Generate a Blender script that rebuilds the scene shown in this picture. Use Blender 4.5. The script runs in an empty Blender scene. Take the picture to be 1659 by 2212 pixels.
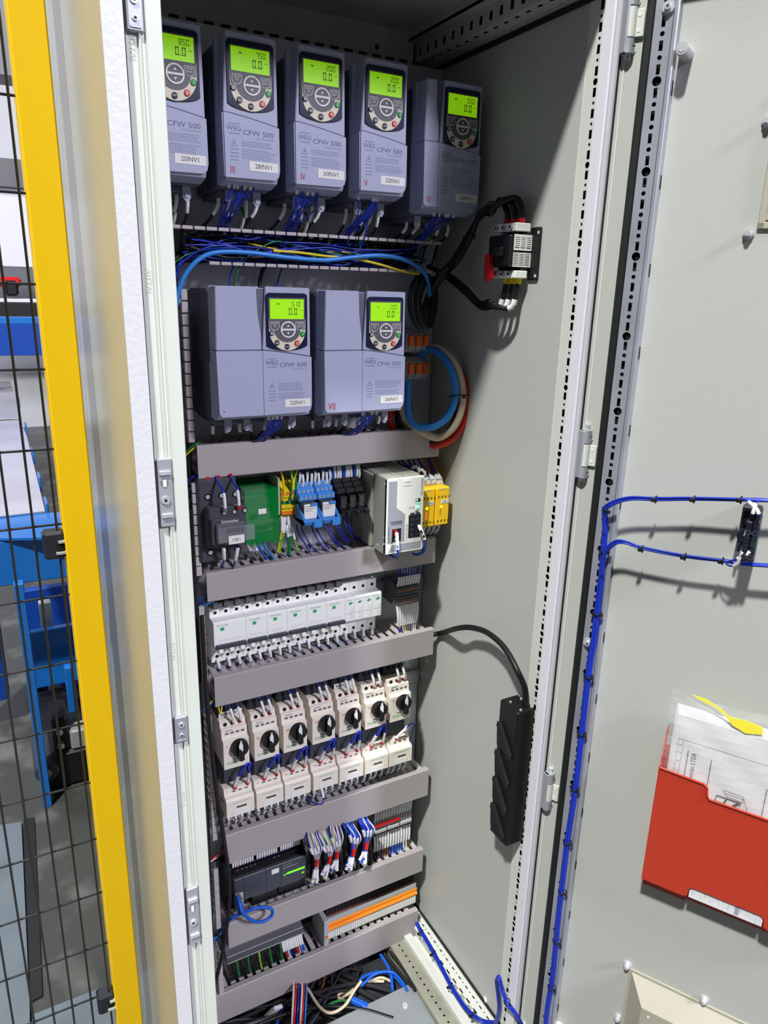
import bpy, bmesh, math, random
from mathutils import Vector, Matrix
PI = math.pi
S = bpy.context.scene
COL = S.collection
random.seed(7)

# ------------------------------------------------------------------ camera
CAM = Vector((0, -1.19, 1.58))
FPX = 1563.2
def cam_axes(yaw, pitch, roll):
    f = Vector((math.sin(yaw)*math.cos(pitch), math.cos(yaw)*math.cos(pitch), -math.sin(pitch)))
    r = Vector((math.cos(yaw), -math.sin(yaw), 0))
    d = f.cross(r)
    return math.cos(roll)*r+math.sin(roll)*d, -math.sin(roll)*r+math.cos(roll)*d, f
CR, CD, CF = cam_axes(math.radians(28.7646), math.radians(16.8516), math.radians(-1.4712))
cam = bpy.data.cameras.new('camera'); camo = bpy.data.objects.new('camera', cam); COL.objects.link(camo)
mw = Matrix((( CR.x, -CD.x, -CF.x, CAM.x), (CR.y, -CD.y, -CF.y, CAM.y), (CR.z, -CD.z, -CF.z, CAM.z), (0, 0, 0, 1)))
camo.matrix_world = mw
cam.sensor_fit = 'HORIZONTAL'; cam.sensor_width = 36; cam.lens = FPX/1659*36
cam.clip_start = .02
S.camera = camo

# ------------------------------------------------------------------ light
S.view_settings.view_transform = 'Standard'; S.view_settings.look = 'None'
S.view_settings.gamma = 1; S.view_settings.exposure = 0.0
w = bpy.data.worlds.new('hall'); S.world = w; w.use_nodes = True
w.node_tree.nodes['Background'].inputs[0].default_value = (.84, .82, 1.0, 1)
w.node_tree.nodes['Background'].inputs[1].default_value = .06
def area(name, loc, target, size, power, color=(1, 1, 1), size_y=None):
    l = bpy.data.lights.new(name, 'AREA'); l.energy = power; l.color = color
    l.shape = 'RECTANGLE' if size_y else 'DISK'; l.size = size
    if size_y: l.size_y = size_y
    o = bpy.data.objects.new(name, l); COL.objects.link(o); o.location = loc
    o.rotation_euler = (Vector(target)-Vector(loc)).to_track_quat('-Z', 'Y').to_euler()
    return o
KD = Vector((1, .85, -2.05)).normalized()
T0 = Vector((.5, -.15, 1.2))
area('hall_lamp_key', T0-KD*10, T0, .55, 1560, (.99, 1, .97))
area('hall_lamp_side', (3.64, -8.3, 6.7), (.4, 0, 1.3), 1.6, 900, (.86, .84, 1))
area('hall_lamp_far', (-2.5, 3.5, 6.0), (0, 1.5, .5), 1.2, 230, (.95, .97, 1))

# ------------------------------------------------------------------ pixel -> place
H0 = Vector((.743, -.4206, 0)); DA = .5201
DN = Vector((-math.cos(DA), -math.sin(DA), 0)); DU = Vector((math.sin(DA), -math.cos(DA), 0))
def hit(px, py, o, n):
    d = CR*((px-829.5)/FPX)+CD*((py-1106)/FPX)+CF
    return CAM+d*(n.dot(o-CAM)/n.dot(d))
def PL(px, py, d=0):
    p = hit(px, py, Vector((0, -d, 0)), Vector((0, 1, 0))); return p.x, p.z
WX = .75
def WL(px, py, d=0):
    p = hit(px, py, Vector((WX-d, 0, 0)), Vector((1, 0, 0))); return p.y, p.z
def DR(px, py, d=0):
    p = hit(px, py, H0+DN*d, DN); return (p-H0).dot(DU), p.z
def HZ(px, py, z):
    return hit(px, py, Vector((0, 0, z)), Vector((0, 0, 1)))

# ------------------------------------------------------------------ materials
def lin(c):
    out = []
    for v in c:
        v = v/255
        out.append(v/12.92 if v <= .04045 else ((v+.055)/1.055)**2.4)
    return (*out, 1)
MT = {}
def mat(name, rgb, rough=.5, metal=0, bump=0, scale=200, emit=0, alpha=None, var=0, vscale=8, trans=0, ior=1.45, rgb2=None, thr=None, spec=None, coat=0):
    m = bpy.data.materials.new(name); m.use_nodes = True
    nt = m.node_tree; b = nt.nodes['Principled BSDF']
    b.inputs['Base Color'].default_value = lin(rgb); b.inputs['Roughness'].default_value = rough
    b.inputs['Metallic'].default_value = metal; b.inputs['IOR'].default_value = ior
    if coat: b.inputs['Coat Weight'].default_value = coat
    if spec is not None: b.inputs['Specular IOR Level'].default_value = spec
    if emit:
        b.inputs['Emission Color'].default_value = lin(rgb); b.inputs['Emission Strength'].default_value = emit
    if alpha is not None: b.inputs['Alpha'].default_value = alpha
    if trans: b.inputs['Transmission Weight'].default_value = trans
    tc = nt.nodes.new('ShaderNodeTexCoord')
    if bump:
        n = nt.nodes.new('ShaderNodeTexNoise'); n.inputs['Scale'].default_value = scale; n.inputs['Detail'].default_value = 2
        bp = nt.nodes.new('ShaderNodeBump'); bp.inputs['Strength'].default_value = bump; bp.inputs['Distance'].default_value = .001
        nt.links.new(tc.outputs['Object'], n.inputs['Vector']); nt.links.new(n.outputs[0], bp.inputs['Height'])
        nt.links.new(bp.outputs[0], b.inputs['Normal'])
    if var or rgb2:
        n = nt.nodes.new('ShaderNodeTexNoise'); n.inputs['Scale'].default_value = vscale; n.inputs['Detail'].default_value = 5
        r = nt.nodes.new('ShaderNodeValToRGB')
        e = r.color_ramp.elements
        lo, hi = thr or (.3, .7)
        e[0].position = lo; e[1].position = hi
        e[0].color = lin(rgb); e[1].color = lin(rgb2) if rgb2 else lin([min(255, v*(1+var)) for v in rgb])
        nt.links.new(tc.outputs['Object'], n.inputs['Vector']); nt.links.new(n.outputs[0], r.inputs[0])
        nt.links.new(r.outputs[0], b.inputs['Base Color'])
    MT[name] = m
    return m
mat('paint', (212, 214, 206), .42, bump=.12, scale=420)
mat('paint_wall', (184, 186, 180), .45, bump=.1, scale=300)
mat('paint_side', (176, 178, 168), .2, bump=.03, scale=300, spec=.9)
mat('paint_seal', (228, 228, 236), .4)
mat('paint_frame', (206, 212, 202), .4, bump=.05, scale=400, var=.03, vscale=6)
mat('paint_dark', (120, 122, 126), .5)
mat('beige', (168, 164, 148), .5, var=.06, vscale=12)
mat('zinc', (158, 162, 170), .4, .45, bump=.1, scale=60, var=.12, vscale=14)
mat('zinc_plate', (186, 190, 196), .42, .3, var=.14, vscale=5)
mat('zinc_shiny', (215, 217, 220), .3, .55, var=.1, vscale=40)
mat('cast', (178, 181, 188), .4, .4)
mat('duct', (184, 177, 177), .55)
mat('duct_cover', (168, 161, 160), .5)
mat('yellow_paint', (255, 206, 0), .5, bump=.15, scale=150)
mat('black', (18, 18, 20), .45)
mat('black_soft', (26, 26, 28), .75)
mat('rubber', (24, 24, 26), .6)
mat('hole', (10, 10, 12), .9)
mat('mesh_wire', (34, 34, 36), .4, coat=.3)
mat('inv_front', (170, 175, 200), .42, bump=.05, scale=500)
mat('inv_side', (92, 96, 112), .5)
mat('inv_ink', (128, 132, 160), .5)
mat('inv_inkd', (84, 86, 112), .5)
mat('navy', (20, 26, 60), .3)
mat('keygrey', (92, 92, 98), .4)
mat('keycream', (222, 214, 190), .4)
mat('lcd', (146, 214, 10), .35, emit=.5)
mat('lcd_ink', (72, 120, 14), .5)
mat('lcd_faint', (118, 180, 14), .5)
mat('white', (236, 236, 232), .5)
mat('white_lbl', (232, 232, 226), .45)
mat('ink', (40, 40, 44), .6)
mat('red', (206, 26, 30), .4)
mat('redmark', (176, 20, 34), .5)
mat('green', (20, 150, 60), .4)
mat('blue_wire', (24, 48, 168), .32)
mat('blue_light', (48, 132, 214), .38)
mat('blue_eth', (20, 90, 200), .4)
mat('green_wire', (24, 120, 60), .4)
mat('yellow_wire', (226, 206, 40), .4)
mat('brown_wire', (110, 62, 36), .45)
mat('beige_wire', (206, 190, 160), .45)
mat('red_wire', (200, 44, 34), .4)
mat('white_wire', (215, 213, 208), .4)
mat('grey_wire', (120, 120, 124), .4)
mat('sleeve', (232, 232, 232), .5)

# ------------------------------------------------------------------ mesh builder
class B:
    def __init__(s): s.v = []; s.f = []; s.k = []; s.m = []; s.cur = 0; s.mats = []; s.sm = []
    def use(s, name):
        if name not in s.mats: s.mats.append(name)
        s.cur = s.mats.index(name); return s
    def add(s, vs, fs, smooth=False):
        n = len(s.v); s.v += [tuple(v) for v in vs]
        for f in fs: s.f.append([i+n for i in f]); s.k.append(s.cur); s.sm.append(smooth)
        return s
    def box(s, x0, x1, y0, y1, z0, z1, c=0):
        if x0 > x1: x0, x1 = x1, x0
        if y0 > y1: y0, y1 = y1, y0
        if z0 > z1: z0, z1 = z1, z0
        if not c:
            vs = [(x, y, z) for x in (x0, x1) for y in (y0, y1) for z in (z0, z1)]
            return s.add(vs, [(0, 1, 3, 2), (4, 6, 7, 5), (0, 4, 5, 1), (2, 3, 7, 6), (0, 2, 6, 4), (1, 5, 7, 3)])
        c = min(c, (x1-x0)*.49, (y1-y0)*.49, (z1-z0)*.49)
        vs = []; idx = {}
        for X, sx in ((x0, 1), (x1, -1)):
            for Y, sy in ((y0, 1), (y1, -1)):
                for Z, sz in ((z0, 1), (z1, -1)):
                    for ax in range(3):
                        p = [X+sx*c, Y+sy*c, Z+sz*c]; p[ax] = (X, Y, Z)[ax]
                        idx[(sx, sy, sz, ax)] = len(vs); vs.append(tuple(p))
        fs = []
        cyc = [(1, 1), (1, -1), (-1, -1), (-1, 1)]
        for ax in range(3):
            for sg in (1, -1):
                q = []
                for a, b in cyc:
                    k = [a, b]; k.insert(ax, sg); q.append(idx[(*k, ax)])
                fs.append(q)
        for ax in range(3):           # edges along ax
            o = [i for i in range(3) if i != ax]
            for a in (1, -1):
                for b in (1, -1):
                    def kk(sv, face):
                        k = [0, 0, 0]; k[ax] = sv; k[o[0]] = a; k[o[1]] = b; return idx[(*k, face)]
                    fs.append([kk(1, o[0]), kk(-1, o[0]), kk(-1, o[1]), kk(1, o[1])])
        for sx in (1, -1):
            for sy in (1, -1):
                for sz in (1, -1): fs.append([idx[(sx, sy, sz, a)] for a in range(3)])
        return s.add(vs, fs)
    def ext(s, poly, o, u, v, n, h, smooth=False):
        # polygon in (u,v) at o, extruded by h along n
        o = Vector(o); u = Vector(u); v = Vector(v); n = Vector(n)
        a = [o+u*p[0]+v*p[1] for p in poly]; b = [p+n*h for p in a]; k = len(a)
        fs = [list(range(k))[::-1], list(range(k, 2*k))]
        s.add(a+b, fs)
        base = len(s.v)-2*k
        for i in range(k):
            j = (i+1) % k; s.f.append([base+i, base+j, base+k+j, base+k+i]); s.k.append(s.cur); s.sm.append(smooth)
        return s
    def face(s, poly, y0, y1):      # polygon in x,z extruded from y0 (back) to y1 (front)
        return s.ext(poly, (0, y0, 0), (1, 0, 0), (0, 0, 1), (0, 1, 0), y1-y0)
    def side(s, poly, x0, x1):      # polygon in y,z extruded in x
        return s.ext(poly, (x0, 0, 0), (0, 1, 0), (0, 0, 1), (1, 0, 0), x1-x0)
    def up(s, poly, z0, z1):        # polygon in x,y extruded in z
        return s.ext(poly, (0, 0, z0), (1, 0, 0), (0, 1, 0), (0, 0, 1), z1-z0)
    def tube(s, pts, r, n=8, rad=None):
        pts = [Vector(p) for p in pts]; m = len(pts)
        rings = []; up = None
        for i, p in enumerate(pts):
            t = (pts[min(i+1, m-1)]-pts[max(i-1, 0)]).normalized()
            if up is None:
                up = Vector((0, 0, 1)) if abs(t.z) < .9 else Vector((1, 0, 0))
            a = t.cross(up)
            if a.length < 1e-6: a = t.cross(Vector((.3, 1, .2)))
            a.normalize(); b = a.cross(t).normalized(); up = b
            rr = rad[i] if rad else r
            rings.append([p+a*math.cos(2*PI*j/n)*rr+b*math.sin(2*PI*j/n)*rr for j in range(n)])
        vs = [q for g in rings for q in g]; fs = []
        for i in range(m-1):
            for j in range(n):
                k = (j+1) % n; fs.append([i*n+j, i*n+k, (i+1)*n+k, (i+1)*n+j])
        s.add(vs, fs, True)
        s.add(rings[0], [list(range(n))[::-1]]); s.add(rings[-1], [list(range(n))])
        return s
    def cyl(s, p0, p1, r, n=16, r2=None):
        return s.tube([p0, p1], r, n, [r, r2 if r2 is not None else r])
    def ring(s, c, r0, r1, h, n=24, axis=(0, -1, 0)):
        ax = Vector(axis); u = Vector((1, 0, 0)) if abs(ax.x) < .9 else Vector((0, 1, 0)); v = ax.cross(u).normalized(); u = v.cross(ax).normalized()
        c = Vector(c); vs = []
        for j in range(n):
            d = u*math.cos(2*PI*j/n)+v*math.sin(2*PI*j/n)
            vs += [c+d*r0, c+d*r1, c+d*r1+ax*h, c+d*r0+ax*h]
        fs = []
        for j in range(n):
            a = 4*j; b = 4*((j+1) % n)
            for q in range(4): fs.append([a+q, b+q, b+(q+1) % 4, a+(q+1) % 4])
        return s.add(vs, fs, False)
    def text(s, body, o, size, u=(1, 0, 0), v=(0, 0, 1), align='LEFT', sx=1, bold=0):
        c = bpy.data.curves.new('t', 'FONT'); c.body = body; c.size = size; c.align_x = align; c.align_y = 'CENTER'
        c.offset = 0; c.resolution_u = 2
        ob = bpy.data.objects.new('t', c); COL.objects.link(ob)
        bpy.context.view_layer.update()
        me = bpy.data.meshes.new_from_object(ob.evaluated_get(bpy.context.evaluated_depsgraph_get()))
        o = Vector(o); u = Vector(u); v = Vector(v)
        s.add([o+u*(p.co.x*sx)+v*p.co.y for p in me.vertices], [list(p.vertices) for p in me.polygons])
        bpy.data.objects.remove(ob); bpy.data.curves.remove(c); bpy.data.meshes.remove(me)
        return s
    def move(s, start, f):
        for i in range(start, len(s.v)): s.v[i] = tuple(f(Vector(s.v[i])))
    def build(s, name, m=None, parent=None, bev=0, loc=None):
        me = bpy.data.meshes.new(name); me.from_pydata(s.v, [], s.f); 
        for n in (s.mats or [m]): me.materials.append(MT[n])
        if s.mats:
            me.polygons.foreach_set('material_index', s.k)
        me.polygons.foreach_set('use_smooth', s.sm)
        bm = bmesh.new(); bm.from_mesh(me)
        if bev:
            bmesh.ops.bevel(bm, geom=[e for e in bm.edges if len(e.link_faces) == 2 and e.calc_face_angle(0) > .4], offset=bev, segments=2, affect='EDGES', clamp_overlap=True)
        bmesh.ops.recalc_face_normals(bm, faces=bm.faces)
        bm.to_mesh(me); bm.free()
        o = bpy.data.objects.new(name, me); COL.objects.link(o)
        if parent: o.parent = parent
        if loc: o.location = loc
        return o
def tag(o, label, cat, group=None, kind=None):
    if label: o['label'] = label
    if cat: o['category'] = cat
    if group: o['group'] = group
    if kind: o['kind'] = kind
    return o
def thing(name, label, cat, loc=(0, 0, 0), rz=0, group=None):
    o = bpy.data.objects.new(name, None); COL.objects.link(o); o.empty_display_size = .02
    o.location = loc; o.rotation_euler = (0, 0, rz)
    return tag(o, label, cat, group)
def copy_tree(o, parent=None):
    c = o.copy(); COL.objects.link(c)
    if parent: c.parent = parent
    for ch in list(o.children): copy_tree(ch, c)
    return c
def lab(o, t): o['label'] = t; return o
def smooth_path(pts, n=6):
    P = [Vector(p) for p in pts]; P = [P[0]*2-P[1]]+P+[P[-1]*2-P[-2]]; out = []
    for i in range(1, len(P)-2):
        a, b, c, d = P[i-1:i+3]
        for j in range(n):
            t = j/n; out.append(.5*((2*b)+(c-a)*t+(2*a-5*b+4*c-d)*t*t+(3*b-a-3*c+d)*t**3))
    out.append(P[-2]); return out
def cable(name, pts, r, m, label, cat='cable', group=None, n=6, seg=7, sleeve=None, sm='sleeve', tip=None):
    """one cable; sleeve = [(t0,t1)] fractions carrying a marker sleeve; tip = colour of the ferrule at its start"""
    path = smooth_path(pts, seg)
    b = B(); b.tube(path, r, n); o = b.build(name, m); tag(o, label, cat, group)
    L = len(path)-1
    def sub(t0, t1):
        out = []
        for i in range(4):
            t = (t0+(t1-t0)*i/3)*L; k = min(int(t), L-1); out.append(path[k].lerp(path[k+1], t-k))
        return out
    for t0, t1 in (sleeve or []):
        B().tube(sub(t0, t1), r*(1.12 if r > .004 else 1.3) if r > .0018 else r*1.9, 7).build('marker_sleeve', sm, o)
    if tip: B().tube(sub(0, .06), r*1.7, 7).build('ferrule', tip, o)
    return o

# ================================================================== setting
FZ = 0.0
tag(B().box(-6, 6, -4, 9, -.1, FZ).build('floor', 'floor_concrete' if 'floor_concrete' in MT else None), None, None, kind='structure') if 0 else None
mat('concrete', (66, 67, 64), .35, bump=.3, scale=30, rgb2=(112, 112, 108), thr=(.5, .72), vscale=5, spec=.6)
tag(B().box(-5, 6, -4, 8, -.1, FZ).build('floor', 'concrete'), None, None, kind='structure')
mat('hall_wall', (206, 208, 214), .7, var=.05, vscale=1)
tag(B().box(-5, 6, 8, 8.1, -.1, 6).build('wall_back', 'hall_wall'), None, None, kind='structure')

mat('paint_edge', (212, 214, 215), .4, bump=.35, scale=170)
mat('gland', (150, 156, 158), .38, .45, var=.12, vscale=6)
mat('rail_beige', (138, 138, 124), .5, var=.1, vscale=30)
mat('slate_floor', (46, 48, 52), .6)
# ================================================================== cabinet
ZB, ZT = .19, 1.955
XL, XR, YF, YB = .128, .75, -.41, .09
cab = thing('electrical_cabinet', 'tall light grey electrical cabinet standing open with its door swung to the right', 'cabinet', (0, 0, 0))
B().box(XL-.002, XL, YF-.004, YB+.05, .1, 2.02).build('side_panel', 'paint_side', cab)
B().box(XL-.002, XL+.017, YF-.006, YF-.0045, .1, 2.02).build('panel_edge', 'paint_edge', cab)
B().box(WX, WX+.002, -.385, YB, ZB-.03, 2.02).build('side_panel', 'paint_wall', cab)
B().box(XL+.01, WX+.02, YB, YB+.003, .1, 2.03).build('back_panel', 'paint_side', cab)
B().box(XL, WX+.03, YF-.004, YB+.05, 2.02, 2.03).box(XL+.02, WX+.01, -.40, YB, 2.0, 2.004).build('roof_panel', 'paint_wall', cab)
B().box(XL, WX+.03, YF, YB+.05, 0, .12).build('plinth', 'paint_dark', cab)
# left front stile with its raised sealing ridges
def stile_z(z0, z1):
    b = B()
    x0, x1, x2, x3 = .147, .1575, .164, .1795
    poly = [(x0, YF+.035), (x0, YF), (x1, YF), (x1+.0008, YF-.0035), (x1+.002, YF-.0035), (x1+.003, YF-.002), (x2, YF-.002), (x2+.001, YF-.006), (x3-.001, YF-.006), (x3, YF-.004), (x3, YF+.035)]
    b.up(poly, z0, z1); return b
st = stile_z(.12, 1.98).build('frame_post', 'paint_frame', cab)
for i in range(6):
    B().use('paint_frame').text('RITTAL', (.1523, YF-.0006, 1.79-i*.205), .0075, u=(0, 0, -1), v=(1, 0, 0), align='CENTER').build('embossed_lettering', None, st)
# sheets with punched holes -----------------------------------------------
def punched(b, o, u, v, n, L, W, holes, m='paint', t=.0015, backm='hole'):
    """strip along u of width W (along v); holes = [(pos, kind, lu, lv)] on its centre line"""
    o = Vector(o); u = Vector(u).normalized(); v = Vector(v).normalized(); n = Vector(n).normalized()
    b.use(m); cur = 0
    def quad(a0, a1, c0, c1):
        if a1-a0 > 1e-6 and c1-c0 > 1e-6:
            b.add([o+u*a0+v*c0, o+u*a1+v*c0, o+u*a1+v*c1, o+u*a0+v*c1], [(0, 1, 2, 3)])
    for pos, kind, lu, lv in sorted(holes):
        a0, a1 = pos-lu/2, pos+lu/2; c0, c1 = W/2-lv/2, W/2+lv/2
        if a0 < cur or a1 > L: continue
        quad(cur, a0, 0, W); quad(a0, a1, 0, c0); quad(a0, a1, c1, W)
        if kind == 'o':
            k = 16; vs = []
            for j in range(k):
                an = 2*PI*j/k; cx, sx = math.cos(an), math.sin(an); q = max(abs(cx), abs(sx))
                vs.append(o+u*(pos+cx*lu/2)+v*(W/2+sx*lv/2)); vs.append(o+u*(pos+cx/q*lu/2)+v*(W/2+sx/q*lv/2))
            b.add(vs, [(2*j, 2*j+1, 2*((j+1) % k)+1, 2*((j+1) % k)) for j in range(k)])
            wall = [vs[2*j] for j in range(k)]
        else:
            wall = [o+u*a0+v*c0, o+u*a1+v*c0, o+u*a1+v*c1, o+u*a0+v*c1]
        k = len(wall)
        b.add(wall+[p-n*t for p in wall], [(j, (j+1) % k, k+(j+1) % k, k+j) for j in range(k)])
        cur = a1
    quad(cur, L, 0, W)
    b.use(backm)
    p = o-n*.012
    b.add([p, p+u*L, p+u*L+v*W, p+v*W], [(0, 1, 2, 3)])
def rail_holes(L, big=True, s=1):
    out = []
    for i in range(int(L/.025)+1):
        p = .0125+i*.025
        if big and i % 4 == 2: out.append((p, 'o', .0085*s, .0085*s))
        else: out.append((p, 'o', .0042*s, .0042*s))
        out.append((p+.0125, 's', .011, .0035*s))
    return out
# right front post: inner punched flange, white front profile
b = B(); punched(b, (WX-.0005, -.352, ZB), (0, 0, 1), (0, -1, 0), (-1, 0, 0), ZT-ZB+.02, .04, [(p_, k_, a_*(1.0 if k_ == 's' else .9), max(.0058, c_)) if k_ == 's' else (p_, k_, a_*1.1, c_*1.1) for p_, k_, a_, c_ in rail_holes(ZT-ZB, True, .9)], 'paint')
b.use('paint').box(WX, WX+.02, -.396, -.352, ZB-.02, ZT+.02).box(WX-.0008, WX+.001, -.3525, -.3505, ZB, ZT)
b.use('paint_seal').up([(.734, -.394), (.734, -.4105), (.7355, -.4125), (.7392, -.4125), (.7398, -.4115), (.7404, -.4125), (.7455, -.4125), (.747, -.4105), (.765, -.4105), (.765, -.394)], .12, 2.02)
b.build('frame_post', None, cab)
# black seal lines in the corners of the wall
for zz_ in (ZT-.006, ZB-.003): B().box(WX-.004, WX, -.39, YB, zz_, zz_+.006).build('corner_seal', 'rubber', cab)
# top rails under the roof
b = B(); punched(b, (WX-.042, -.38, ZT+.002), (0, 1, 0), (1, 0, 0), (0, 0, -1), .41, .020, [(.02+i*.025, 's', .011, .006) for i in range(16)], 'paint_wall')
punched(b, (WX-.022, -.38, ZT+.002), (0, 1, 0), (1, 0, 0), (0, 0, -1), .41, .022, rail_holes(.41, False, .9), 'paint_wall')
punched(b, (WX-.042, -.38, ZT+.002), (0, 1, 0), (0, 0, 1), (-1, 0, 0), .41, .028, [(.02+i*.025, 's', .009, .0125) for i in range(16)], 'paint_wall')
b.use('paint_wall').box(WX-.06, WX-.042, -.38, YB, ZT+.03, ZT+.034).box(WX-.06, WX-.0585, -.38, YB, ZT+.03, 2.0)
b.build('frame_rail', None, cab)
b = B().use('paint_wall').box(.15, WX-.05, .023, .025, 1.94, 2.0).use('hole')
b.cyl((.63, .0228, 1.968), (.63, .0225, 1.968), .004, 12)
for i in range(22): b.box(.16+i*.025, .1745+i*.025, -.0015, .0, 1.946, 1.950)  # dark scallops painted as the shadows of the plate's top holes
b.build('frame_rail', None, cab)
# mounting plate
b = B().use('zinc_plate').box(.165, PL(903, 1440, 0)[0], 0, .004, .27, 1.946)
pl = b.build('mounting_plate', None, cab); lab(pl, 'galvanised mounting plate')
# bottom: punched white rail along the wall, beams, galvanised gland plate
b = B(); punched(b, (.722, -.40, .188), (0, 1, 0), (1, 0, 0), (0, 0, 1), .43, .028, [(.0125+i*.0125, 'o' if i % 2 else 's', .0035 if i % 2 else .0085, .003) for i in range(33)], 'paint')
b.use('paint').box(.720, .722, -.40, .03, .15, .188).box(.686, .720, -.40, .03, .158, .160)
for i in range(17): b.use('paint').box(.715, .723, -.395+i*.025, -.383+i*.025, .183, .188)
b.build('base_rail', None, cab)
b = B().use('paint').side([(-.40, .12), (.03, .12), (.03, .176), (-.40, .176)], .688, .706)
b.build('base_rail', None, cab)
b = B(); punched(b, (.655, -.40, .165), (0, 1, 0), (1, 0, 0), (0, 0, 1), .43, .033, [(.0125+i*.0156, 'o', .0048, .0048) for i in range(27)], 'rail_beige')
b.use('rail_beige').box(.653, .655, -.40, .03, .13, .165)
lab(b.build('base_rail', None, cab), 'beige punched base rail')
b = B().use('gland').box(.15, .652, -.40, -.18, .152, .155).box(.15, .652, -.18, -.178, .138, .155)
p_ = HZ(875, 2172, .155); b.use('zinc_shiny').cyl((p_.x, p_.y, .155), (p_.x, p_.y, .1575), .006, 12)
lab(b.build('gland_plate', None, cab), 'galvanised floor plate with screw')
B().box(.15, .688, -.18, .03, .121, .126).build('base_panel', 'slate_floor', cab)
# lock keepers on the left stile
def keeper(z, h, kind):
    b = B().use('cast'); x0, x1 = .1485, .1635
    yf = YF-.0055
    if kind == 'long':
        b.box(x0, x1, yf, YF, z-h/2, z+h/2, .001)
        b.use('zinc_shiny').box(x0+.001, x1-.002, yf-.0025, yf, z+h*.27, z+h*.33, .0004).box(x0+.001, x1-.002, yf-.0025, yf, z-h*.36, z-h*.30, .0004)
        b.use('paint_dark').cyl((x0+.006, yf-.0002, z+h*.16), (x0+.006, yf-.0006, z+h*.16), .0042, 16)
        b.use('white').face([(x0+.0045, z+h*.10), (x0+.008, z+h*.10), (x0+.008, z+h*.2), (x0+.0045, z+h*.2)], yf-.0006, yf-.0009)
        b.use('zinc_shiny').cyl((x0+.006, yf, z-h*.1), (x0+.006, yf-.0018, z-h*.1), .0046, 18)
        b.use('ink').cyl((x0+.006, yf-.0018, z-h*.1), (x0+.006, yf-.002, z-h*.1), .0018, 6)
    else:
        b.use('zinc').box(x0, x1, yf, YF, z-h/2, z+h/2, .0015)
        for q in (.2, -.2):
            b.use('zinc_shiny').cyl((x0+.007, yf, z+h*q), (x0+.007, yf-.0015, z+h*q), .0034 if q > 0 else .0024, 16)
            b.use('ink').cyl((x0+.007, yf-.0015, z+h*q), (x0+.007, yf-.0017, z+h*q), .0014 if q > 0 else .0015, 8)
        b.use('zinc').box(x0+.002, x1-.003, yf-.001, yf, z-h*.42, z-h*.36, .0004)
    o = b.build('lock_keeper', None, cab); return o
for (px, ya, yb, k) in ((268, -35, 64, 'short'), (345, 992, 1140, 'long'), (380, 1551, 1608, 'short'), (405, 1922, 2045, 'long')):
    z0 = PL(px, ya, .415)[1]; z1 = PL(px, yb, .415)[1]; keeper((z0+z1)/2, z0-z1, k)

# ------------------------------------------------------------------ door (part of the cabinet)
DRZ = DA-PI/2
door = bpy.data.objects.new('door', None); COL.objects.link(door); door.parent = cab
door.location = H0; door.rotation_euler = (0, 0, DRZ)
lab(door, 'open door swung out to the right')
ZD0, ZD1 = .14, 2.0
B().box(0, .60, .0, .0015, ZD0, ZD1).box(0, .60, .016, .018, ZD0, ZD1).box(-.002, .0, 0, .018, ZD0, ZD1).box(.60, .602, 0, .018, ZD0, ZD1).build('door_panel', 'paint_wall', door)
B().box(.004, .0068, -.0015, 0, ZD0, ZD1, .0006).box(.0395, .0408, -.008, 0, ZD0, ZD1).build('edge_ridge', 'paint', door)
B().box(-.0022, .0006, -.0012, -.0002, ZD0, ZD1).build('edge_gap_shade', 'rubber', door)  # black strip painting in the dark gap between door edge and post
B().box(.0265, .039, -.007, 0, ZD0+.02, ZD1-.02, .003).build('gasket', 'rubber', door)
def tubeframe(x0, x1, z0, z1):
    b = B(); punched(b, (x0, -.018, z0), (0, 0, 1), (1, 0, 0), (0, -1, 0), z1-z0, x1-x0, rail_holes(z1-z0, True, 1.3), 'zinc')
    b.use('zinc').box(x0-.0006, x0, -.018, 0, z0, z1).box(x1, x1+.006, -.0182, 0, z0, z1, .0012)
    for i in range(20):
        z = z1-.14-i*.105
        if z > z0: b.use('hole').box(x1+.0055, x1+.0066, -.008, -.004, z-.012, z+.004)
    return b
lab(tubeframe(.0414, .062, ZD0+.03, ZD1-.03).build('perforated_rail', None, door), 'galvanised punched rail')
lab(B().box(.062, .60, -.022, 0, 1.945, 1.966, .002).build('top_rail', 'zinc', door), 'galvanised top rail')
for (px, py) in ((1444, 15), (1270, 1388)):
    u, z = DR(px, py, .02)
    b = B().use('zinc_shiny').cyl((u, -.018, z), (u, -.0215, z), .0068, 20).cyl((u, -.0215, z), (u, -.025, z), .004, 16, .0035)
    b.use('ink').cyl((u, -.025, z), (u, -.0252, z), .0016, 6); b.build('screw', None, door)
def hinge(z, cab=cab):
    c = H0+DU*.0085+DN*.005
    hr = B().use('cast')
    for a_, c_ in ((.017, .035), (-.034, -.018)):
        hr.cyl((c.x, c.y, z+a_), (c.x, c.y, z+c_), .0078, 20).use('ink').box(c.x, c.x+.006, c.y-.0079, c.y-.0070, z+(a_+c_)/2-.0004, z+(a_+c_)/2+.0004).use('cast')
    hr.box(c.x-.0085, c.x-.0035, c.y-.004, c.y+.006, z-.034, z+.035, .001)
    hr.use('zinc_shiny').cyl((c.x+.002, c.y, z-.040), (c.x+.002, c.y, z+.043), .0034, 12)
    o = hr.build('hinge', None, cab)
    b = B().use('paint').tube([(.0095, -.0055, z-.0165), (.0095, -.0055, z+.0155)], .0068, 18)
    b.box(.0095, .0255, -.0042, -.0015, z-.0165, z+.014, .0008)
    for q in (-.0095, .0075): b.use('paint_seal').cyl((.0195, -.0042, z+q), (.0195, -.0047, z+q), .0022, 14)
    b.build('hinge_leaf', None, door)
for (px, py) in ((1362, 52), (1250, 978), (1168, 1697), (1122, 2240)):
    hinge(DR(px, py, 0)[1])

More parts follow.
